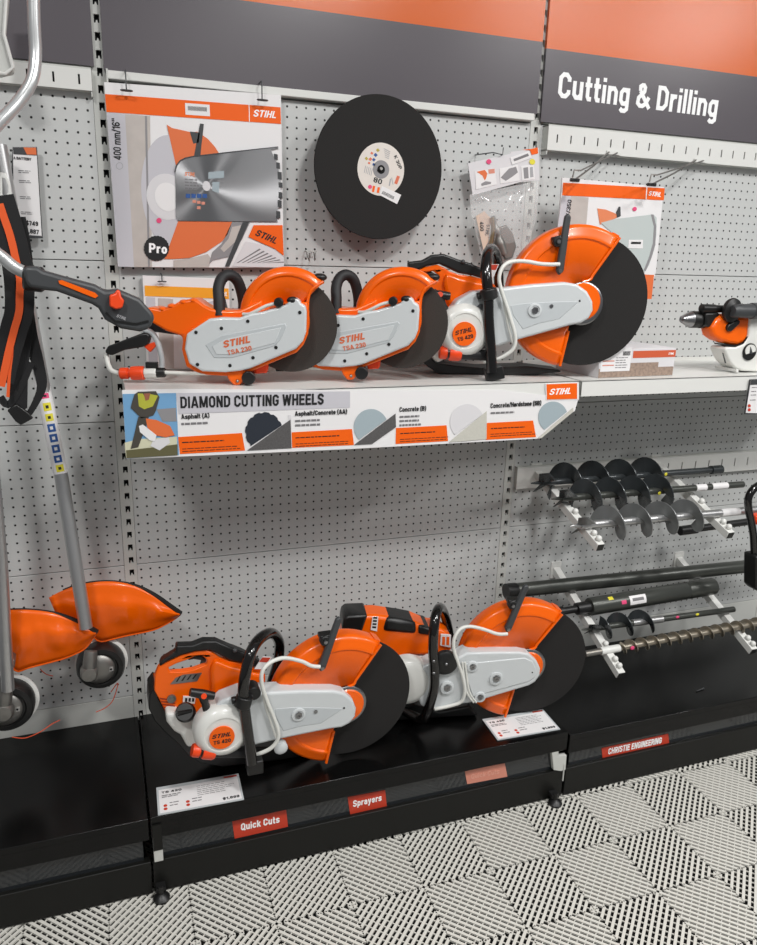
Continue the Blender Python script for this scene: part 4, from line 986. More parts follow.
# -- price card at the left
Tz=lambda pts:Z(0,80,5.559,pts)
N=.03
o_=at((28,190),-.03); t=thing('price_card','tall narrow white price card on the left pegboard','price card',(o_.x,-.02,o_.z))
obj('holder',MB().prism(W.tr(Tz([(70,372),(205,372),(238,880),(120,880),(60,600)]),N-.002),N-.008,N-.001),DARKGREY,t)
obj('card',MB().prism(W.tr(Tz([(72,372),(202,374),(232,868),(100,870),(75,600)]),N),N-.001,N),CARD,t)
fp('header_picture',Tz([(72,373),(202,375),(207,420),(75,412)]),DARKGREY,1); fp('header_picture',Tz([(130,375),(200,376),(204,416),(150,414)]),SAWGUARD,2)
ptext(t,'A BATTERY',W,Tz([(75,440)])[0],Tz([(175,448)])[0],2.6,N+.0006,INK,bold=.02); ptext(t,'$749',W,Tz([(145,806)])[0],Tz([(212,812)])[0],4.4,N+.0006,INK,bold=.04); ptext(t,'1,887',W,Tz([(148,850)])[0],Tz([(216,858)])[0],4.4,N+.0006,INK,bold=.04)
mb=MB()
for y in (505,560,650,735): bars(mb,W.uv(Tz([(92+.06*y-20,y)])[0],N),.030,2,.004,.0016,N+.0004)
obj('small_print',mb,INKG,t)
fp('footer',Tz([(150,862),(228,866),(230,880),(150,878)]),DARKGREY,2)

# ================================================================= SHELF STRIP
N=.3545
o_=at((350,420),-N); t=thing('shelf_sign','long printed Diamond Cutting Wheels strip hanging from the middle shelf front','sign',(.6,-.353,1.13))
Sz=lambda pts:Z(120,385,3.291,pts)
S2z=lambda pts:Z(340,360,2.912,pts)
# main board outline
obj('board',MB().prism(W.tr([(122,390),(178,389),(350,390),(500,389.8),(576,399),(578,400),(575,410.5),(574,411.5),(539.5,438.5),(350,449),(126.5,459)],N),N-.0015,N),CARD,t)
fp('grey_header',[(176,393),(350,391.3),(350,407.5),(178.5,414)],CARD_G,1)
ptext(t,'DIAMOND CUTTING WHEELS',W,(180.5,408.3),(323.5,404.3),11.6,N+.001,INK,bold=.035)
pic=fp('photo',[(122.5,394),(176,393),(179,455),(126.5,458.5)],SKY,1)
fp('photo_ground',Sz([(15,190),(60,178),(187,170),(190,230),(20,240)]),SAND,2,pic); fp('photo_ground',Sz([(20,215),(110,205),(189,195),(190,231),(22,241)]),GRASS,3,pic)
fp('photo_building',Sz([(120,80),(184,75),(187,120),(140,120)]),GREYP,2,pic)
fp('photo_person',Sz([(48,30),(60,22),(118,20),(130,40),(118,85),(110,100),(70,110),(35,75),(40,55)]),JEANS,4,pic); fp('photo_person',Sz([(58,28),(75,28),(85,45),(100,30),(125,35),(108,70),(80,80),(62,70)]),VEST,5,pic); fp('photo_person',Sz([(78,28),(100,27),(95,48),(84,52)]),SKINP,6,pic)
fp('photo_person',Sz([(60,105),(95,105),(80,150),(60,205),(35,210),(50,150)]),JEANS,4,pic)
fp('photo_saw',Sz([(85,110),(120,115),(165,135),(180,165),(150,172),(115,165),(90,140)]),SAWGUARD,5,pic); fp('photo_saw',Sz([(62,135),(75,130),(120,165),(115,185),(98,182),(66,155)]),CARD,6,pic); fp('photo_saw',Sz([(110,180),(160,172),(165,190),(130,215),(100,200)]),CARD_L,4,pic)
def sect(title,tp0,tp1,ob,blade_c,br,corner,under,sub,bm,gm):
    ptext(t,title,W,tp0,tp1,4.6,N+.0012,INK,bold=.03)
    mb=MB(); bars(mb,W.uv((tp0[0],tp0[1]+6),N),.075,sub,.011,.005,N+.0008,.35); obj('small_print',mb,INKG,t)
    ob_=fp('orange_block',ob,ORANGE_P,1)
    a=W.uv((ob[0][0]+4,ob[0][1]+6),N); mb=MB(); bars(mb,a,.12,1,.01,.0025,N+.001,.2); bars(mb,(a[0],a[1]-.015),.14,2,.006,.0016,N+.001,.1); obj('small_print',mb,INK,ob_)
    # blade clipped by the diagonal
    pts=[]
    for i in range(72):
        a=2*PI*i/72; r=br*(1+(.05 if bm is NAVY and i%6<4 else 0)); pts.append((blade_c[0]+r*.95*math.cos(a),blade_c[1]+r*math.sin(a)))
    (x1,y1),(x2,y2)=corner
    keep=[p for p in pts if (x2-x1)*(p[1]-y1)-(y2-y1)*(p[0]-x1)<0]
    k=max(range(len(keep)),key=lambda i:(Vector(keep[i])-Vector(keep[i-1])).length)
    fp('blade_print',keep[k:]+keep[:k],bm,2)
    fp('surface_print',under,gm,3)
sect('Asphalt (A)',(181.3,419),(209.5,417.5),[(178,437),(242,433),(245,450.5),(180,454)],(264,432),19,((246,450.5),(290.5,420)),[(247,450.5),(290.5,419.5),(291.5,448)],1,NAVY,ROADP)
sect('Asphalt/Concrete (AA)',(295,416),(347,413.5),[(291.5,432.3),(352,429),(354,445),(292,447.8)],(371,427),18,((352,446),(396,414)),[(354,445),(395.5,413.5),(396,427),(372,444)],2,BLADEB,ROADP)
sect('Concrete (B)',(399.5,411.8),(426,410.5),[(396,428),(446.5,425.3),(448,441),(395.5,444)],(467,422),18,((447,442),(487,411)),[(449,442),(486.7,411),(486.5,439),(460,441.5)],3,CARD_L,CONCP)
sect('Concrete/Hardstone (SB)',(490.5,408),(541,405),[(486.8,423),(533,420.5),(536,437),(486,439.8)],(553,417),15.5,((534,438.5),(573,407.5)),[(537,438.5),(573,407.5),(573.5,411.5),(541.5,438)],1,BLADEB,CONCP)
fp('dividing_edge',[(288,415),(291,415),(292,448),(289,448)],CARD_L,1)
t2=thing('logo_plate','small orange STIHL plate on the front edge of the middle shelf','sign',(1.13,-.353,1.22)); t=t2; N=.3555
obj('plate',MB().prism(W.tr([(545.5,384),(579,382.5),(579,399.8),(546,400)],N),N-.003,N),CARD,t2); fp('orange_face',[(546.5,384.3),(577,383.2),(577,398.8),(547,399.4)],ORANGE_P,1)
ptext(t2,'STIHL',W,(549,395),(572,393.7),6,N+.001,SIGN_W,bold=.03,shear=.25,name='logo')
# clear tail of the strip
# -- price tag at the right shelf edge
N=.36
t=thing('price_tag','white price tag with dark header at the right end of the shelf edge','price tag',tuple(at((752,395),-.36)))
Rz=lambda pts:Z(675,285,7,pts)
obj('holder',MB().prism(W.tr(Rz([(528,662),(640,655),(640,905),(490,905)]),N-.001),N-.005,N-.001),DARKGREY,t)
obj('card',MB().prism(W.tr(Rz([(533,665),(640,658),(640,900),(496,895)]),N),N-.001,N),CARD,t)
fp('header',Rz([(533,665),(640,658),(640,692),(527,700)]),DARKGREY,1)
mb=MB(); 
for y in (712,740,765,800): bars(mb,W.uv(Rz([(537-(y-712)*.15,y+8)])[0],N),.022,1,.004,.0022,N+.0005,.2)
obj('small_print',mb,INKG,t)
for y in (845,873): fp('red_dot',circ(Rz([(520,y)])[0],1.5,12),REDS,2)

# ================================================================= PLINTH TAGS AND STICKERS
def deck_tag(label,p,w,h,ang,tilt,zoff=.0):
    """price card lying on the deck; local u to the right, v away from the viewer"""
    t=thing('price_card',label,'price card',p); t.rotation_euler=(-PI/2+tilt,0,ang); ORG[t.name]=Vector((0,0,0))
    obj('holder',MB().prism([(0,0),(w,0),(w,h),(0,h)],.0005,.003),COVER_D,t,org=(0,0,0))
    nn=.0031
    cd_=flat(t,'card',[(.005,.004),(w-.005,.004),(w-.005,h-.012),(.005,h-.012)],nn,CARD,.0004)
    ORG[cd_.name]=Vector((0,0,0))
    flat(cd_,'red_strip',[(w-.04,h-.010),(w-.006,h-.010),(w-.006,h-.004),(w-.04,h-.004)],nn,REDS,.0004)
    text(cd_,'TS 420',(.012,h-.028),.05,.007,nn+.0005,INK,bold=.02)
    mb=MB(); bars(mb,(.012,h-.038),.05,2,.006,.003,nn+.0005); bars(mb,(.1,h-.024),w-.115,6,.007,.0016,nn+.0005,.3); bars(mb,(.03,.024),.025,2,-.010,.003,nn+.0005); bars(mb,(.085,.024),.025,2,-.010,.003,nn+.0005); obj('small_print',mb,INKG,cd_)
    for x in (.019,.074):
        for y in (.016,.028): flat(cd_,'red_dot',circ((x,y),.0048,14),nn+.0005,REDS,.0003)
    text(cd_,'$1,899' if ang>-.04 else '$2,349',(w-.052,.010),.042,.0085,nn+.0005,INK,bold=.03)
    return t
# nothing stands upright: rotation_x -90 degrees turns the v axis away from the viewer
deck_tag('white price card lying on the deck in front of the left petrol saw',(.018,-.4635,.2315),.212,.103,-.033,.02)
deck_tag('white price card lying on the deck in front of the right petrol saw',(.974,-.442,.2315),.207,.106,-.039,.02)
def sticker(label,px,s,p0,p1,h,m,par,mt=SIGN_W,nn=.4491):
    o_=at(px[0],-nn); t=thing('sticker',label,'sticker',(o_.x,-nn,o_.z))
    obj('sticker_face',MB().prism(W.tr(px,nn),nn,nn+.0012),m,t,bevel=.0004)
    ptext(t,s,W,p0,p1,h,nn+.0014,mt,bold=.035)
    return t
sticker('red Quick Cuts sticker on the plinth front',[(232,820),(286,809),(288,826.5),(234.5,838.5)],'Quick Cuts',(241,830.5),(279.5,822.3),6.6,REDS,P2)
sticker('red Sprayers sticker on the plinth front',[(347.5,797),(385,789.8),(386.8,806.5),(350,814.2)],'Sprayers',(353,807),(381.5,800.5),6,REDS,P2)
sticker('faded pale red sticker at the right end of the middle plinth front',[(464.6,770.5),(504.7,763),(507.3,776.5),(467,784)],'Quick Cuts',(471,779),(499,773.5),4.5,REDF,P2,mat('faded_lettering',(224,160,140),.5))
sticker('red Christie Engineering sticker on the right plinth front',[(601.4,748),(668,733.6),(669.3,745.5),(602.6,760)],'CHRISTIE ENGINEERING',(608,754.5),(661,743),5.5,REDS,P3)
# screw lying on the right deck
s_=at((701,690),-.38); o=obj('screw',MB().cyl((s_.x-.018,-.38,.2185),(s_.x+.012,-.375,.2185),.0022,8).cyl((s_.x+.012,-.375,.2185),(s_.x+.016,-.374,.2185),.0035,10),STEEL,org=(s_.x,-.38,.2165)); tag(o,'small loose steel screw lying on the right black deck','screw')

# ================================================================= AUGER RACKS
UK=(.368,.343,.295,.240,.170,.098); LK=(.385,.362,.308,.248,.163,.068)
def rack_arm(label,X,y0,z0,y1,z1,knobs,tilt=0):
    t=thing('rack_arm',label,'rack arm',(X,-.002,z0))
    A=Vector((X,y0,z0)); B=Vector((X,y1,z1)); d=(B-A).normalized(); up=Vector((0,-d.z,d.y)); 
    if up.z<0: up=-up
    Mx=Matrix.Translation(A)@Matrix((Vector((1,0,0)),d,up)).transposed().to_4x4(); L_=(B-A).length
    obj('bar',MB().box(-.0125,.0125,0,L_,-.0125,.0125,Mx),SHELF_W,t,bevel=.0015)
    obj('end_plug',MB().box(-.0105,.0105,L_,L_+.002,-.0105,.0105,Mx),BLACK,t)
    obj('wall_plate',MB().box(X-.02,X+.02,-.006,.0,z0-.03,z0+.03),SHELF_W,t)
    for ky in knobs:
        p=A+d*((ky-.002)/(-y1-.002)*L_)+up*.020
        obj('knob',MB().ball(p,.0095,12).cyl(p-up*.012,p,.006,10),SHELF_W,t)
    return lambda y: z0+(z1-z0)*(y-y0)/(y1-y0)+.014
za=rack_arm('upper rack, left white arm with round knobs under the auger tips',1.300,-.002,.905,-.385,.778,UK)
rack_arm('upper rack, right white arm with round knobs under the auger shafts',1.785,-.002,.905,-.385,.768,UK)
zb=rack_arm('lower rack, left white arm with round knobs',1.415,-.002,.540,-.405,.350,LK)
rack_arm('lower rack, right white arm with round knobs',1.950,-.002,.520,-.40,.345,LK)

def flight(mb,A,B,r0,r1,turns,th=.0022,ph=0,hand=1,seg=20,taper=0):
    A=Vector(A);B=Vector(B);ax=(B-A); L_=ax.length; ax.normalize(); up=Vector((0,0,1)); a=(up-ax*up.dot(ax)).normalized(); b=ax.cross(a)
    n=int(turns*seg); R=[]
    for i in range(n+1):
        t=i/n; ang=ph+hand*2*PI*turns*t; e=a*math.cos(ang)+b*math.sin(ang); c=A+ax*L_*t; rr=r1
        R.append([c+e*r0-ax*th/2,c+e*rr-ax*th/2,c+e*rr+ax*th/2,c+e*r0+ax*th/2])
    return mb.rings(R)
def auger(label,pa,pb,Y,f0,f1,turns,R,rs,mf,ms,tip=True,label_px=None,hand=-1,ph=0,group=None,th=.003,extra=None,Yb=None):
    Yb=Y if Yb is None else Yb
    A=at(pa,Y); B=at(pb,Yb); t=thing('auger',label,'auger',tuple((A+B)/2)); d=(B-A).normalized(); L_=(B-A).length
    sh=obj('shaft',MB().cyl(A,B,rs,16),ms,t)
    P0=A+d*(L_*f0); P1_=A+d*(L_*f1)
    obj('flight',flight(MB(),P0,P1_,rs*.9,R,turns,th,ph,hand,24),mf,t)
    if tip:
        tp=MB(); tp.lathe([(rs*.9,.0),(rs*.5,-.03),(.002,-.055)],A+d*.02,d,12)
        obj('point',tp,ms,t)
        for s_,k in ((1,0),(-1,.0)):
            c=A+d*(.0+.012*(s_<0)); e=Vector((0,-.45,.9))*s_; q=Vector((0,-.9,-.45))*s_
            pts=[c-d*.006,c+e*R*.75-d*.022+q*R*.1,c+e*R*1.0-d*.004+q*R*.35,c+e*R*.55+d*.03+q*R*.5,c+d*.03]
            mb=MB(); R1=[p-d*.0025 for p in pts]; R2=[p+d*.0025 for p in pts]; mb.rings([R1,R2]); obj('cutting_tip',mb,mf,t)
    return t,A,B,d
Q=lambda x,y:(500+x/2.945,430+y/2.945)
V=lambda x,y:(500+x/2.945,560+y/2.945)
def sleeve(t,A,B,d,px0,px1,Y,r,m=CARD,name='paper_label'):
    p0=at(px0,Y);p1=at(px1,Y); a=A+d*(p0-A).dot(d); b=A+d*(p1-A).dot(d); return obj(name,MB().cyl(a,b,r,20),m,t)
t,A,B,d=auger('black auger at the back of the upper rack, against the wall',Q(120,155),Q(648,116),-.13,.055,.665,4.2,.060,.011,AUGBLK,AUGBLK,hand=1,ph=PI)
c=at(Q(478,126),-.13); obj('yellow_dot',MB().ball((c.x,-.148,c.z),.006,sq=(1,.3,1)),YEL,t)
obj('drive_socket',MB().cyl(B-d*.04,B+d*.005,.015,18),AUGBLK,t)
t,A,B,d=auger('black auger in the middle of the upper rack with a white shaft label',Q(180,201),Q(715,160),-.215,.06,.575,4.1,.056,.011,AUGBLK,GUNMETAL,hand=1,ph=PI)
sleeve(t,A,B,d,Q(622,164),Q(668,158),-.215,.0116); sleeve(t,A,B,d,Q(575,168),Q(605,166),-.215,.0116)
c=at(Q(462,183),-.215); obj('yellow_dot',MB().ball((c.x,-.228,c.z),.006,sq=(1,.3,1)),YEL,t)
t,A,B,d=auger('lighter grey auger at the front of the upper rack, nearest the aisle',Q(235,281),Q(790,232),-.32,.07,.615,4.1,.054,.0125,AUGGRY,ALU,hand=1,ph=PI)
sleeve(t,A,B,d,Q(650,242),Q(702,236),-.32,.0131)
# extension bar hanging behind the lower augers
A=at(Q(530,297),-.16); B=at(Q(790,262),-.16); t=thing('extension_shaft','black extension shaft under the grey auger shaft at the right','shaft',tuple((A+B)/2)); d=(B-A).normalized()
obj('shaft',MB().cyl(A,B,.0125,16),BLACK,t); obj('grip_end',MB().cyl(A,A+d*.07,.0165,16),BLACK,t)
# -- lower rack
A=at(V(22,92),-.112); B=at(V(790,12),-.112); t=thing('drill_tube','very long olive grey tube at the back of the lower rack','tube',tuple((A+B)/2)); d=(B-A).normalized()
obj('tube',MB().lathe([(.010,-.002),(.023,-.002),(.024,0),(.024,(B-A).length),(.01,(B-A).length)],A,d,28),GUNMETAL,t)
obj('end_fitting',MB().lathe([(.019,-.006),(.026,-.006),(.026,.03),(.024,.034)],A,d,24),BLACK,t)
A=at(V(262,138),-.206); B=at(V(628,77),-.206); t=thing('drill_tube','short thick olive grey tube with white label and narrow black neck','tube',tuple((A+B)/2)); d=(B-A).normalized(); L_=(B-A).length
obj('tube',MB().lathe([(.02,0),(.0285,.001),(.0295,.004),(.0295,L_*.76),(.0275,L_*.765),(.0275,L_*.78),(.0295,L_*.785),(.0295,L_-.004),(.028,L_),(.02,L_)],A,d,32),GUNMETAL,t)
obj('neck',MB().lathe([(.010,-.12),(.016,-.118),(.016,-.10),(.012,-.098),(.012,-.05),(.020,-.048),(.020,.0)],A,d,24),BLACK,t)
up=Vector((0,-.55,.83)); 
def wrap(t,A,d,r,s0,s1,a0,a1,m,name):
    a=Vector((0,-1,0)); a=(a-d*a.dot(d)).normalized(); b=d.cross(a)
    if b.z<0: b=-b
    G=[[A+d*s+(a*math.cos(q)+b*math.sin(q))*r for q in [math.radians(a0+(a1-a0)*i/8) for i in range(9)]] for s in (s0,s1)]
    return obj(name,MB().grid(G),m,t)
sc=lambda px,Y:(at(px,Y)-A).dot(d)
lb=wrap(t,A,d,.0298,sc(V(365,112),-.2),sc(V(412,104),-.2),-5,55,CARD,'paper_label'); wrap(t,A,d,.0300,sc(V(372,112),-.2),sc(V(405,104),-.2),18,38,INKG,'label_print')
wrap(t,A,d,.0298,sc(V(340,118),-.2),sc(V(354,115),-.2),10,35,PINK,'pink_dot'); wrap(t,A,d,.0298,sc(V(308,110),-.2),sc(V(322,105),-.2),50,75,YEL,'yellow_dot')
t,A,B,d=auger('small black auger in the lower rack with a short flight and long plain shaft',V(268,202),V(688,145),-.27,.05,.39,2.4,.041,.010,AUGBLK,GUNMETAL,tip=True,hand=1)
obj('plain_sleeve',MB().cyl(A+d*.16,A+d*.28,.0118,16),ALU,t)
sleeve(t,A,B,d,V(430,178),V(476,172),-.27,.0112)
for px,m in ((V(518,162),PINK),(V(577,150),YEL)):
    c=A+d*(at(px,-.27)-A).dot(d); obj('dot',MB().ball(c+Vector((0,-.009,.004)),.006,sq=(1.2,.5,.8)),m,t)
t,A,B,d=auger('long thin bare steel auger at the front of the lower rack',V(250,277),V(800,180),-.335,.17,1.0,14.5,.0225,.0105,AUGTAN,AUGTAN,tip=False,hand=1,th=.003)
sleeve(t,A,B,d,V(250,276),V(296,268),-.335,.0105,STEEL_D,'shank'); sleeve(t,A,B,d,V(296,268),V(350,262),-.335,.0125,SHELF_W,'white_sleeve')
c=A+d*(at(V(382,257),-.335)-A).dot(d); obj('pink_dot',MB().ball(c+Vector((0,-.013,0)),.007,sq=(1.1,.5,1)),PINK,t)

# earth auger engine frame at the right edge
t=thing('auger_engine_frame','black tubular machine handle with red part, cut by the right edge','machine handle',tuple(at((756,540),-.37)))
Rq=lambda x,y:(640+x/4.727,480+y/4.727)
obj('handle_tube',MB().tube(smooth([at(Rq(*p),-.37) for p in ((640,10),(580,18),(540,40),(514,80),(512,130),(524,190),(536,260),(540,330),(545,380))],4),.012,14),BLACK_G,t)
obj('grip_block',MB().prism(W.tr([Rq(*p) for p in ((522,350),(600,340),(600,520),(536,515),(520,500))],.37),.34,.395),BLACK,t,bevel=.006)
obj('red_lever',MB().prism(W.tr([Rq(*p) for p in ((536,165),(600,160),(600,215),(546,210),(534,190))],.36),.34,.37),RED,t,bevel=.003)

# ================================================================= DRILL AND BOX
N=.27
Dq=lambda pts,n=.27:W.tr(Z(675,285,7,pts),n)
Dq_=Dq
Dq=lambda pts,n=.27:[(a,max(b,1.2675)) for a,b in Dq_(pts,n)]
t=thing('power_drill','orange and white drill with keyless chuck on the right shelf, cut by the frame','drill',tuple(Vector((at((745,372),-.27).x,-.27,1.267))))
obj('base_housing',MB().prism(Dq([(322,445),(340,430),(400,432),(460,410),(492,360),(500,250),(505,215),(640,215),(900,215),(900,600),(560,604),(450,598),(400,578),(365,540),(338,490)],.285),.235,.300),WHITE_PL,t,bevel=.014,seg=3)
obj('gear_housing',MB().prism(Dq([(215,300),(260,230),(300,203),(330,200),(380,215),(500,215),(498,290),(485,350),(450,400),(400,418),(340,410),(270,385),(230,355)],.27),.240,.292),ORANGE,t,bevel=.012,seg=3)
obj('housing_seal',MB().prism(Dq([(330,410),(400,420),(450,402),(487,350),(500,280),(505,215),(512,215),(506,290),(495,360),(455,412),(400,430),(335,422)],.28),.245,.296),BLACK,t)
a=Vector((at(Z(675,285,7,[(42,240)])[0],-.25))); b=at(Z(675,285,7,[(240,243)])[0],-.25); d=(b-a).normalized()
obj('chuck_nose',MB().lathe([(.006,0),(.010,.002),(.022,.028),(.024,.034)],a,d,24),STEEL,t)
obj('chuck',MB().lathe([(.024,.034),(.025,.036),(.025,.062),(.022,.064),(.022,.067),(.026,.069),(.026,.09),(.023,.092)],a,d,28),BLACK,t)
obj('chuck_ring',MB().lathe([(.024,.092),(.027,.094),(.027,.104),(.025,.106)],a,d,28),STEEL_D,t)
obj('drill_collar',MB().prism(Dq([(188,195),(280,190),(290,205),(262,240),(235,298),(190,285)],.265),.238,.282),BLACK,t,bevel=.008)
q0=at(Z(675,285,7,[(180,164)])[0],-.27); q1=at(Z(675,285,7,[(345,168)])[0],-.27)
obj('auxiliary_handle',MB().lathe([(.008,0),(.013,.003),(.013,.05),(.011,.052),(.011,.12)],q0,q1-q0,20),BLACK,t)
c=at(Z(675,285,7,[(398,178)])[0],-.295); obj('handle_flange',MB().lathe([(.035,-.006),(.037,0),(.035,.006),(.02,.012),(.018,.03)],c,(.1,-1,0),32),BLACK,t)
q0=at(Z(675,285,7,[(400,182)])[0],-.315); q1=at(Z(675,285,7,[(700,182)])[0],-.315); obj('side_grip',MB().lathe([(.015,0),(.019,.005),(.0205,.03),(.021,.07),(.024,.072),(.024,.13),(.02,.14)],q0,q1-q0,24),DARKGREY,t)
obj('gear_selector',MB().prism(Dq([(382,300),(395,278),(455,240),(475,255),(470,275),(410,330),(388,322)],.31),.285,.302),BLACK,t,bevel=.004)
c=at(Z(675,285,7,[(519,467)])[0],-.301); k=obj('control_dial',MB().lathe([(.026,0),(.026,.003),(.001,.003)],c,(0,-1,0),30),BLACK,t)
obj('dial_face',MB().prism([(c.x+.020*math.cos(math.radians(x)),c.z+.004+.018*math.sin(math.radians(x))) for x in range(-10,230,12)],.3040,.3065),WHITE_PL,k)
obj('dial_pointer',MB().prism([(c.x-.003,c.z-.004),(c.x+.009,c.z-.006),(c.x-.004,c.z+.016)],.3065,.3085),DARKGREY,k)
obj('vent_slot',MB().prism(Dq([(358,478),(365,480),(385,552),(376,552)],.316),  .2995,.3012),DARKGREY,t)
obj('foot',MB().prism(Dq([(430,590),(445,590),(445,612),(430,610)],.31),.22,.31),SHELF_W,t)
# box
X0,Y0=1.276,-.322
t=thing('cardboard_box','flat carton with gravel print and orange band, below the upper petrol saw wheel','box',(1.41,-.2,1.267)); 
bx=Vector((X0,Y0,1.2665)); a_=.055; Mb=Matrix.Translation(bx)@Matrix.Rotation(a_,4,'Z')
t.rotation_euler=(0,0,a_); t.location=bx; ORG[t.name]=Vector((0,0,0)); H_=.080; L_=.272; Dp=.20
def bo(name,m,x0,x1,z0,z1,y0,y1,bev=0,par=None): 
    return obj(name,MB().box(x0,x1,y0,y1,z0,z1),m,par or t,org=(0,0,0),bevel=bev)
bo('carton',CARD_L,0,L_,0,H_,0,Dp,.001)
bo('orange_band',mat('deep_orange_print',(204,92,58),.5),.115,L_,H_-.026,H_-.006,-.0006,0)
bo('gravel_print',GRAVEL,.0,L_-.002,.001,.026,-.0006,0); bo('gravel_print',GRAVEL,.11,L_-.06,.026,.040,-.0005,0)
ORG_keep=None
lb=bo('shipping_label',CARD,.004,.108,.018,.084,-.0012,-.0006); ORG[lb.name]=Vector((0,0,0))
bo('label_stripe',REDF,.01,.05,.046,.049,-.0016,-.0012,0,lb); bo('label_stripe',REDF,.01,.05,.034,.037,-.0016,-.0012,0,lb)
mb=MB()
for k in range(12): mb.box(.078+k*.0022,.0792+k*.0022,-.0016,-.0012,.062,.074)
obj('barcode',mb,INK,lb,org=(0,0,0))
mb=MB(); bars(mb,(.055,.055),.045,5,.007,.0022,.0012); obj('small_print',mb,INKG,lb,org=(0,0,0))
tt=text(t,'STIHL',(L_-.028,H_-.019),.022,.006,.0007,SIGN_W,bold=.03,shear=.25,name='logo')
bo('open_flap',CARD_L,.0,.13,H_,H_+.002,.03,.17)

# ================================================================= TRIMMERS AT THE LEFT
def trimmer(name,label,shaft,sh_r,gpts,ge,N,spool,gear,coll,lines):
    """shaft: [(px,n)...]"""
    p=at(spool[0],-N)
    t=thing(name,label,'string trimmer',(p.x,-N,p.z-.08))
    obj('shaft',MB().tube([W.L(q,n) for q,n in shaft],sh_r,16),ALU,t)
    # deflector: fan between the upper arc and the lower edge, bulged towards the aisle
    top,bot=gpts; m_=28
    def res(pts,m):
        P=[Vector((x,y,0)) for x,y in pts]; S=[0]
        for i in range(1,len(P)): S.append(S[-1]+(P[i]-P[i-1]).length)
        out=[]
        for k in range(m):
            s=S[-1]*k/(m-1); i=1
            while i<len(S)-1 and S[i]<s: i+=1
            f=(s-S[i-1])/(S[i]-S[i-1]); q=P[i-1].lerp(P[i],f); out.append((q.x,q.y))
        return out
    T_=res([tuple(q)[:2] for q in smooth([(x,y,0) for x,y in top],5)],m_); B_=res([tuple(q)[:2] for q in smooth([(x,y,0) for x,y in bot],5)],m_)
    G=[]
    for i in range(m_):
        a=i/(m_-1); row=[]
        for j in range(13):
            b=j/12; x=T_[i][0]*(1-b)+B_[i][0]*b; y=T_[i][1]*(1-b)+B_[i][1]*b
            n=N-.035+.026*(1-abs(2*b-.75)**1.6*.6)*(.5+.5*math.sin(PI*(.1+.8*a)))+(.003 if (i%6==3 and 2<j<10) else 0)+(.004 if j>=4 else 0)+(.005 if 5<=j<=8 and 3<i%9<8 else 0)
            row.append(W.L((x,y),n))
        G.append(row)
    df=obj('deflector',MB().grid(G),ORANGE,t,solid=.003,ang=50)
    rim=[G[i][0]+Vector((0,.002,0)) for i in range(ge[0],m_-ge[1])]
    obj('deflector_edge',MB().tube(rim,[.003+.012*max(0,(i/len(rim)-.45)) for i in range(len(rim))],8),BLACK,df)
    obj('deflector_rim',MB().tube([G[i][12] for i in range(m_)],.003,8),ORANGE,df)
    # spool
    c,rp=spool; cc=W.L(c,N); r=rp
    sp_=obj('line_spool',MB().lathe([(r*.55,-.035),(r*.98,-.033),(r,-.02),(r*.98,.0),(r*.9,.010),(r*.72,.012),(r*.66,.006),(r*.2,.006)],cc,(0,-1,0),48),BLACK,t)
    obj('spool_skirt',MB().lathe([(r*1.03,-.045),(r*1.08,-.044),(r*1.09,-.036),(r*1.02,-.034),(r*.6,-.036)],cc+Vector((.002,0,-.002)),(0,-1,0),48),SHELF_W,sp_)
    gc=W.L(gear,N); gh=obj('gear_head',MB().lathe([(r*.66,-.0),(r*.66,.010),(r*.58,.016),(r*.3,.020),(.01,.020)],cc+Vector((-.006,0,0)),(0,-1,0),36),STEEL_D,t)
    obj('gear_neck',MB().lathe([(r*.36,.0),(r*.36,.035),(r*.28,.045),(.001,.047)],gc,(0,-1,0),28),STEEL_D,gh)
    e=W.L(coll,N+.02); obj('gear_neck',MB().tube([e,(e+gc)/2+Vector((0,-.02,0)),gc+Vector((0,-.022,0))],[.0165,.0185,.017],16),STEEL_D,gh)
    pp=cc+Vector((r*.40,-.012,0)); obj('screw_plate',MB().box(pp.x-.006,pp.x+.006,pp.y-.006,pp.y,pp.z-.006,pp.z+.006),ALU,gh); obj('screw',MB().cyl((pp.x,pp.y-.007,pp.z),(pp.x,pp.y-.005,pp.z),.003,8),DARK_HOLE,gh)
    for ln in lines: obj('cutting_line',MB().tube(smooth([W.L(q,n) for q,n in ln],5),.0013,6),LINE,t)
    return t
G4=lambda pts:Z(0,560,3.984,pts)
tB=trimmer('string_trimmer','string trimmer with warning stickers on its shaft, orange deflector further right',[((-1,145),.10),((45,398),.125),((62,480),.15),((86,628),.21)],.0165,
  (G4([(195,150),(235,128),(300,103),(360,90),(430,85),(500,92),(560,110),(620,143),(670,180),(718,216)]),G4([(235,240),(300,262),(350,285),(385,318),(405,325),(450,314),(500,302),(600,281),(640,266),(690,238),(712,222)])),(3,0),.15,
  (G4([(402,428)])[0],.0634),G4([(355,428)])[0],G4([(362,362)])[0],
  [[((111,692),.13),((118,683),.135),((113,700),.13),((105,708),.125),((96,712),.12)],[((40,669),.13),((46,674),.12),((53,676),.12)]])
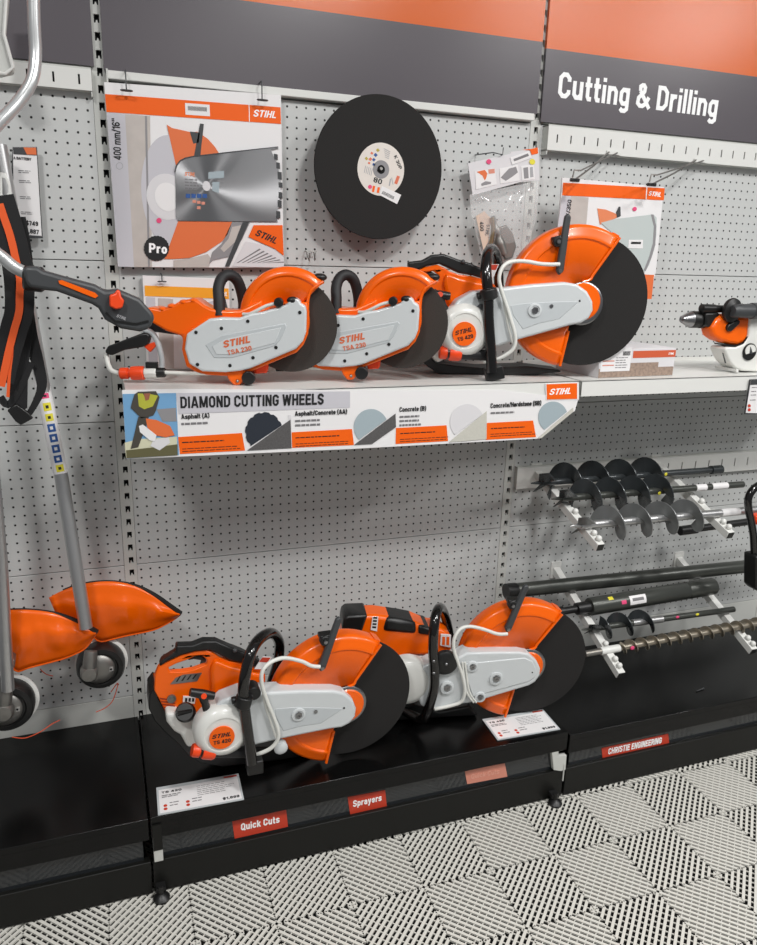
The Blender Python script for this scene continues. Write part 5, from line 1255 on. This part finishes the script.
# label on the shaft
seg_a=W.L((40,369),.118); seg_b=W.L((60.5,472),.129); d=(seg_b-seg_a).normalized()
def shaft_band(par,A,d,r,s0,s1,m,name,a0=-85,a1=85):
    a=Vector((0,-1,0)); a=(a-d*a.dot(d)).normalized(); b=d.cross(a)
    G=[[A+d*s+(a*math.cos(q)+b*math.sin(q))*r for q in [math.radians(a0+(a1-a0)*i/12) for i in range(13)]] for s in (s0,s1)]
    return obj(name,MB().grid(G),m,par)
S0=W.L((45,398),.125); S1=W.L((62,480),.15); dd=(S1-S0).normalized()
tot=(W.L((60.8,473),.148)-S0).dot(dd); st_=-.06
lab=shaft_band(tB,S0,dd,.0175,st_,tot,CARD,'warning_label')
icons=[((43.5,396),.007,PINK),((44.6,407),.011,YEL),((46.5,417.5),.010,YEL),((48,428),.011,BLUEI),((49.6,438),.011,BLUEI),((51.5,448.5),.011,BLUEI),((53.6,458.5),.010,BLUEI),((55.6,467.5),.010,YEL)]
for (px_,w_,m) in icons:
    s=(W.L(px_,.135)-S0).dot(dd)
    shaft_band(lab,S0,dd,.0178,s-w_*.9,s+w_*.9,m,'pictogram',-38,22)
    shaft_band(lab,S0,dd,.0180,s-w_*.35,s+w_*.35,CARD if m is BLUEI else INK,'pictogram',-18,4)
tA=trimmer('string_trimmer','string trimmer cut by the left frame edge, with bent handlebar and grip',[((-30,145),.19),((-14,400),.215),((1,560),.235),((8,690),.245)],.015,
  (G4([(22,200),(60,198),(110,198),(170,203),(230,215),(290,238),(340,262),(384,290)]),G4([(40,400),(65,443),(110,430),(180,412),(250,393),(300,373),(340,350),(378,300)])),(0,0),.205,
  ((6.2,707.5),.068),(5,705),(6,676),
  [[((12,737),.19),((25,738),.195),((40,732),.195),((52,724),.19),((60,720),.19)]])
obj('shaft_clamp',MB().prism(W.tr(G4([(-10,400),(45,392),(60,398),(58,430),(38,440),(-10,445)]),.225),.18,.228),STEEL_D,tA,bevel=.004)
# handlebar
hb=[((33,-30),.36),((34,20),.36),((35.5,55),.36),((32,80),.37),((20,100),.38),((-2,124),.40),((-40,165),.42),((-60,205),.44),((-45,235),.46),((-15,246),.48),((2,257),.48),((14,267),.48),((28,274),.48)]
obj('handlebar',MB().tube(smooth([W.L(p,n) for p,n in hb],5),.0118,16),mat('silver_tube',(206,208,208),.28,metal=.6),tA)
hb=[((-35,-40),.30),((-12,0),.27),((4,30),.25),((10,68),.24)]
# control grip
Gq=lambda pts,n=.48:W.tr(Z(0,230,3.154,pts),n)
N=.48
gp=obj('control_grip',MB().prism(Gq([(75,125),(82,112),(120,115),(140,128),(190,142),(300,172),(330,190),(370,185),(440,215),(478,258),(486,275),(470,308),(440,318),(380,308),(330,280),(310,245),(290,232),(180,192),(140,188),(95,180),(78,160)]),.455,.505),DARKGREY,tA,bevel=.012,seg=3)
cl0=W.L(Z(0,230,3.154,[(72,150)])[0],.48); cl1=W.L(Z(0,230,3.154,[(140,158)])[0],.48)
obj('grip_collar',MB().lathe([(.019,0),(.024,.004),(.024,(cl1-cl0).length-.004),(.020,(cl1-cl0).length)],cl0,cl1-cl0,24),BLACK,gp)
obj('orange_inlay',MB().prism(Gq([(184,160),(195,158),(300,198),(310,208),(300,215),(188,170)],.507),.503,.5075),ORANGE,gp)
obj('trigger_lock',MB().prism(Gq([(345,205),(362,200),(368,188),(378,190),(382,210),(392,222),(385,245),(365,250),(345,240)],.51),.50,.520),RED,gp,bevel=.003)
obj('grip_seam',MB().prism(Gq([(330,262),(360,290),(430,300),(470,290),(468,284),(430,293),(364,284),(336,258)],.507),.5045,.507),BLACK,gp)
ptext(gp,'STIHL',W,Z(0,230,3.154,[(366,274)])[0],Z(0,230,3.154,[(398,286)])[0],3,.5072,INKP,bold=.03,shear=.25,name='logo')
# harness
hz=lambda pts:Z(0,180,3.78,pts)
def ribbon(name,pts,w,n,m,par,th=.004,k=4):
    P=[W.uv(p,n) for p in pts]; P=[Vector((a,b,0)) for a,b in P]; P=smooth(P,k); L_=[];R_=[]
    ws=w if isinstance(w,(list,tuple)) else [w]*len(pts)
    for i,p in enumerate(P):
        d=(P[min(i+1,len(P)-1)]-P[max(i-1,0)]).normalized(); q=Vector((-d.y,d.x,0)); f=i/(len(P)-1)*(len(ws)-1); a=int(min(f,len(ws)-2)); ww=ws[a]*(1-(f-a))+ws[a+1]*(f-a)
        L_.append(p+q*ww/2); R_.append(p-q*ww/2)
    G=[]
    for l,r in zip(L_,R_):
        G.append([Vector((l.x,-(n),l.y)),Vector((r.x,-(n),r.y)),Vector((r.x,-(n+th),r.y)),Vector((l.x,-(n+th),l.y))])
    return obj(name,MB().rings(G),m,par,ang=50)
N=.40
p=at((15,410),-.40); h=thing('carrying_harness','black webbing harness with orange stripes hanging over the trimmer shafts','harness',tuple(p))
s1=ribbon('padded_strap',hz([(0,60),(20,130),(50,240),(68,340),(75,420),(72,500),(55,560),(30,650),(5,760)]),[.050,.052,.055,.055,.052,.050,.048],.395,WEB,h,.008)
ribbon('orange_stripe',hz([(-2,90),(15,140),(40,215),(60,300),(75,370),(74,440),(72,500),(50,580),(28,670),(5,780)]),.014,.404,WEBO,s1,.002)
s2=ribbon('padded_strap',hz([(60,140),(78,260),(88,400),(85,560),(72,700),(70,860)]),[.036,.040,.042,.040,.036,.034],.380,WEB,h,.006)
ribbon('orange_stripe',hz([(48,560),(45,650),(36,730),(30,820)]),.006,.402,WEBO,s1,.002)
ribbon('strap_tail',hz([(90,420),(105,500),(120,600),(145,700),(158,780),(130,850),(95,905)]),[.022,.024,.026,.022,.014,.010],.375,WEB,h,.003)
ribbon('strap_tail',hz([(120,690),(90,760),(62,810),(30,850),(0,820)]),[.012,.013,.014,.014,.016],.385,WEB,h,.003)
obj('buckle',MB().prism(W.tr(hz([(28,870),(62,845),(110,880),(125,900),(80,925),(60,912)]),.39),.383,.396),BLACK,h,bevel=.002)
obj('buckle',MB().prism(W.tr(hz([(45,100),(72,125),(66,165),(40,150)]),.39),.383,.400),BLACK,h,bevel=.002)
obj('buckle',MB().prism(W.tr(hz([(55,205),(75,200),(82,260),(62,262)]),.39),.387,.398),DARKGREY,h,bevel=.002)
obj('plastic_ring',MB().prism(W.tr(hz([(0,-30),(22,-25),(38,10),(44,50),(30,80),(0,70)]),.36),.355,.362,[W.tr(hz([(8,-10),(20,-5),(30,20),(32,45),(22,60),(8,55)]),.36)]),SHELF_W,h,bevel=.001)
# bracket at the very top left
t=thing('tool_holder','pale grey tapered holder arm at the top left corner','holder',tuple(at((5,70),-.16)))
obj('holder_arm',MB().prism(W.tr(Z(0,0,7.27,[(-60,-60),(60,-60),(30,260),(100,480),(90,520),(0,540),(-60,540)]),.14),.10,.14),PANEL_W,t,bevel=.004)
obj('holder_edge',MB().tube([W.L(p,.145) for p in Z(0,0,7.27,[(45,-20),(28,250),(95,490),(40,535),(-20,530)])],.004,8),SHELF_W,t)
LP=[48,50,44,30,22,.2,22]
# ================================================================= LIGHT
def area(name,loc,sx,sy,pw,col=(1,.99,.975)):
    l=bpy.data.lights.new(name,'AREA'); l.shape='RECTANGLE'; l.size=sx; l.size_y=sy; l.energy=pw; l.color=col
    o=bpy.data.objects.new(name,l); C.objects.link(o); o.location=loc; return o
area('ceiling_lamp',(3.88,-2.61,3.2),.3,.3,LP[0])
area('ceiling_lamp',(1.1,-2.1,3.2),.35,.35,LP[1])
area('ceiling_lamp',(-.9,-2.2,3.2),.35,.35,LP[2])
area('ceiling_lamp',(2.9,-2.95,3.2),.3,.3,LP[3])
area('ceiling_lamp',(.9,-4.6,3.2),.9,.9,LP[4])
area('ceiling_lamp',(2.2,-1.7,3.2),.35,.35,LP[6])
w=bpy.data.worlds.new('store'); bpy.context.scene.world=w; w.use_nodes=True
bg=w.node_tree.nodes['Background']; bg.inputs[0].default_value=(.95,.97,1,1); bg.inputs[1].default_value=LP[5]
sc=bpy.context.scene; sc.view_settings.view_transform='Standard'; sc.view_settings.look='None'; sc.view_settings.gamma=1; sc.view_settings.exposure=0; sc.view_settings.use_curve_mapping=False
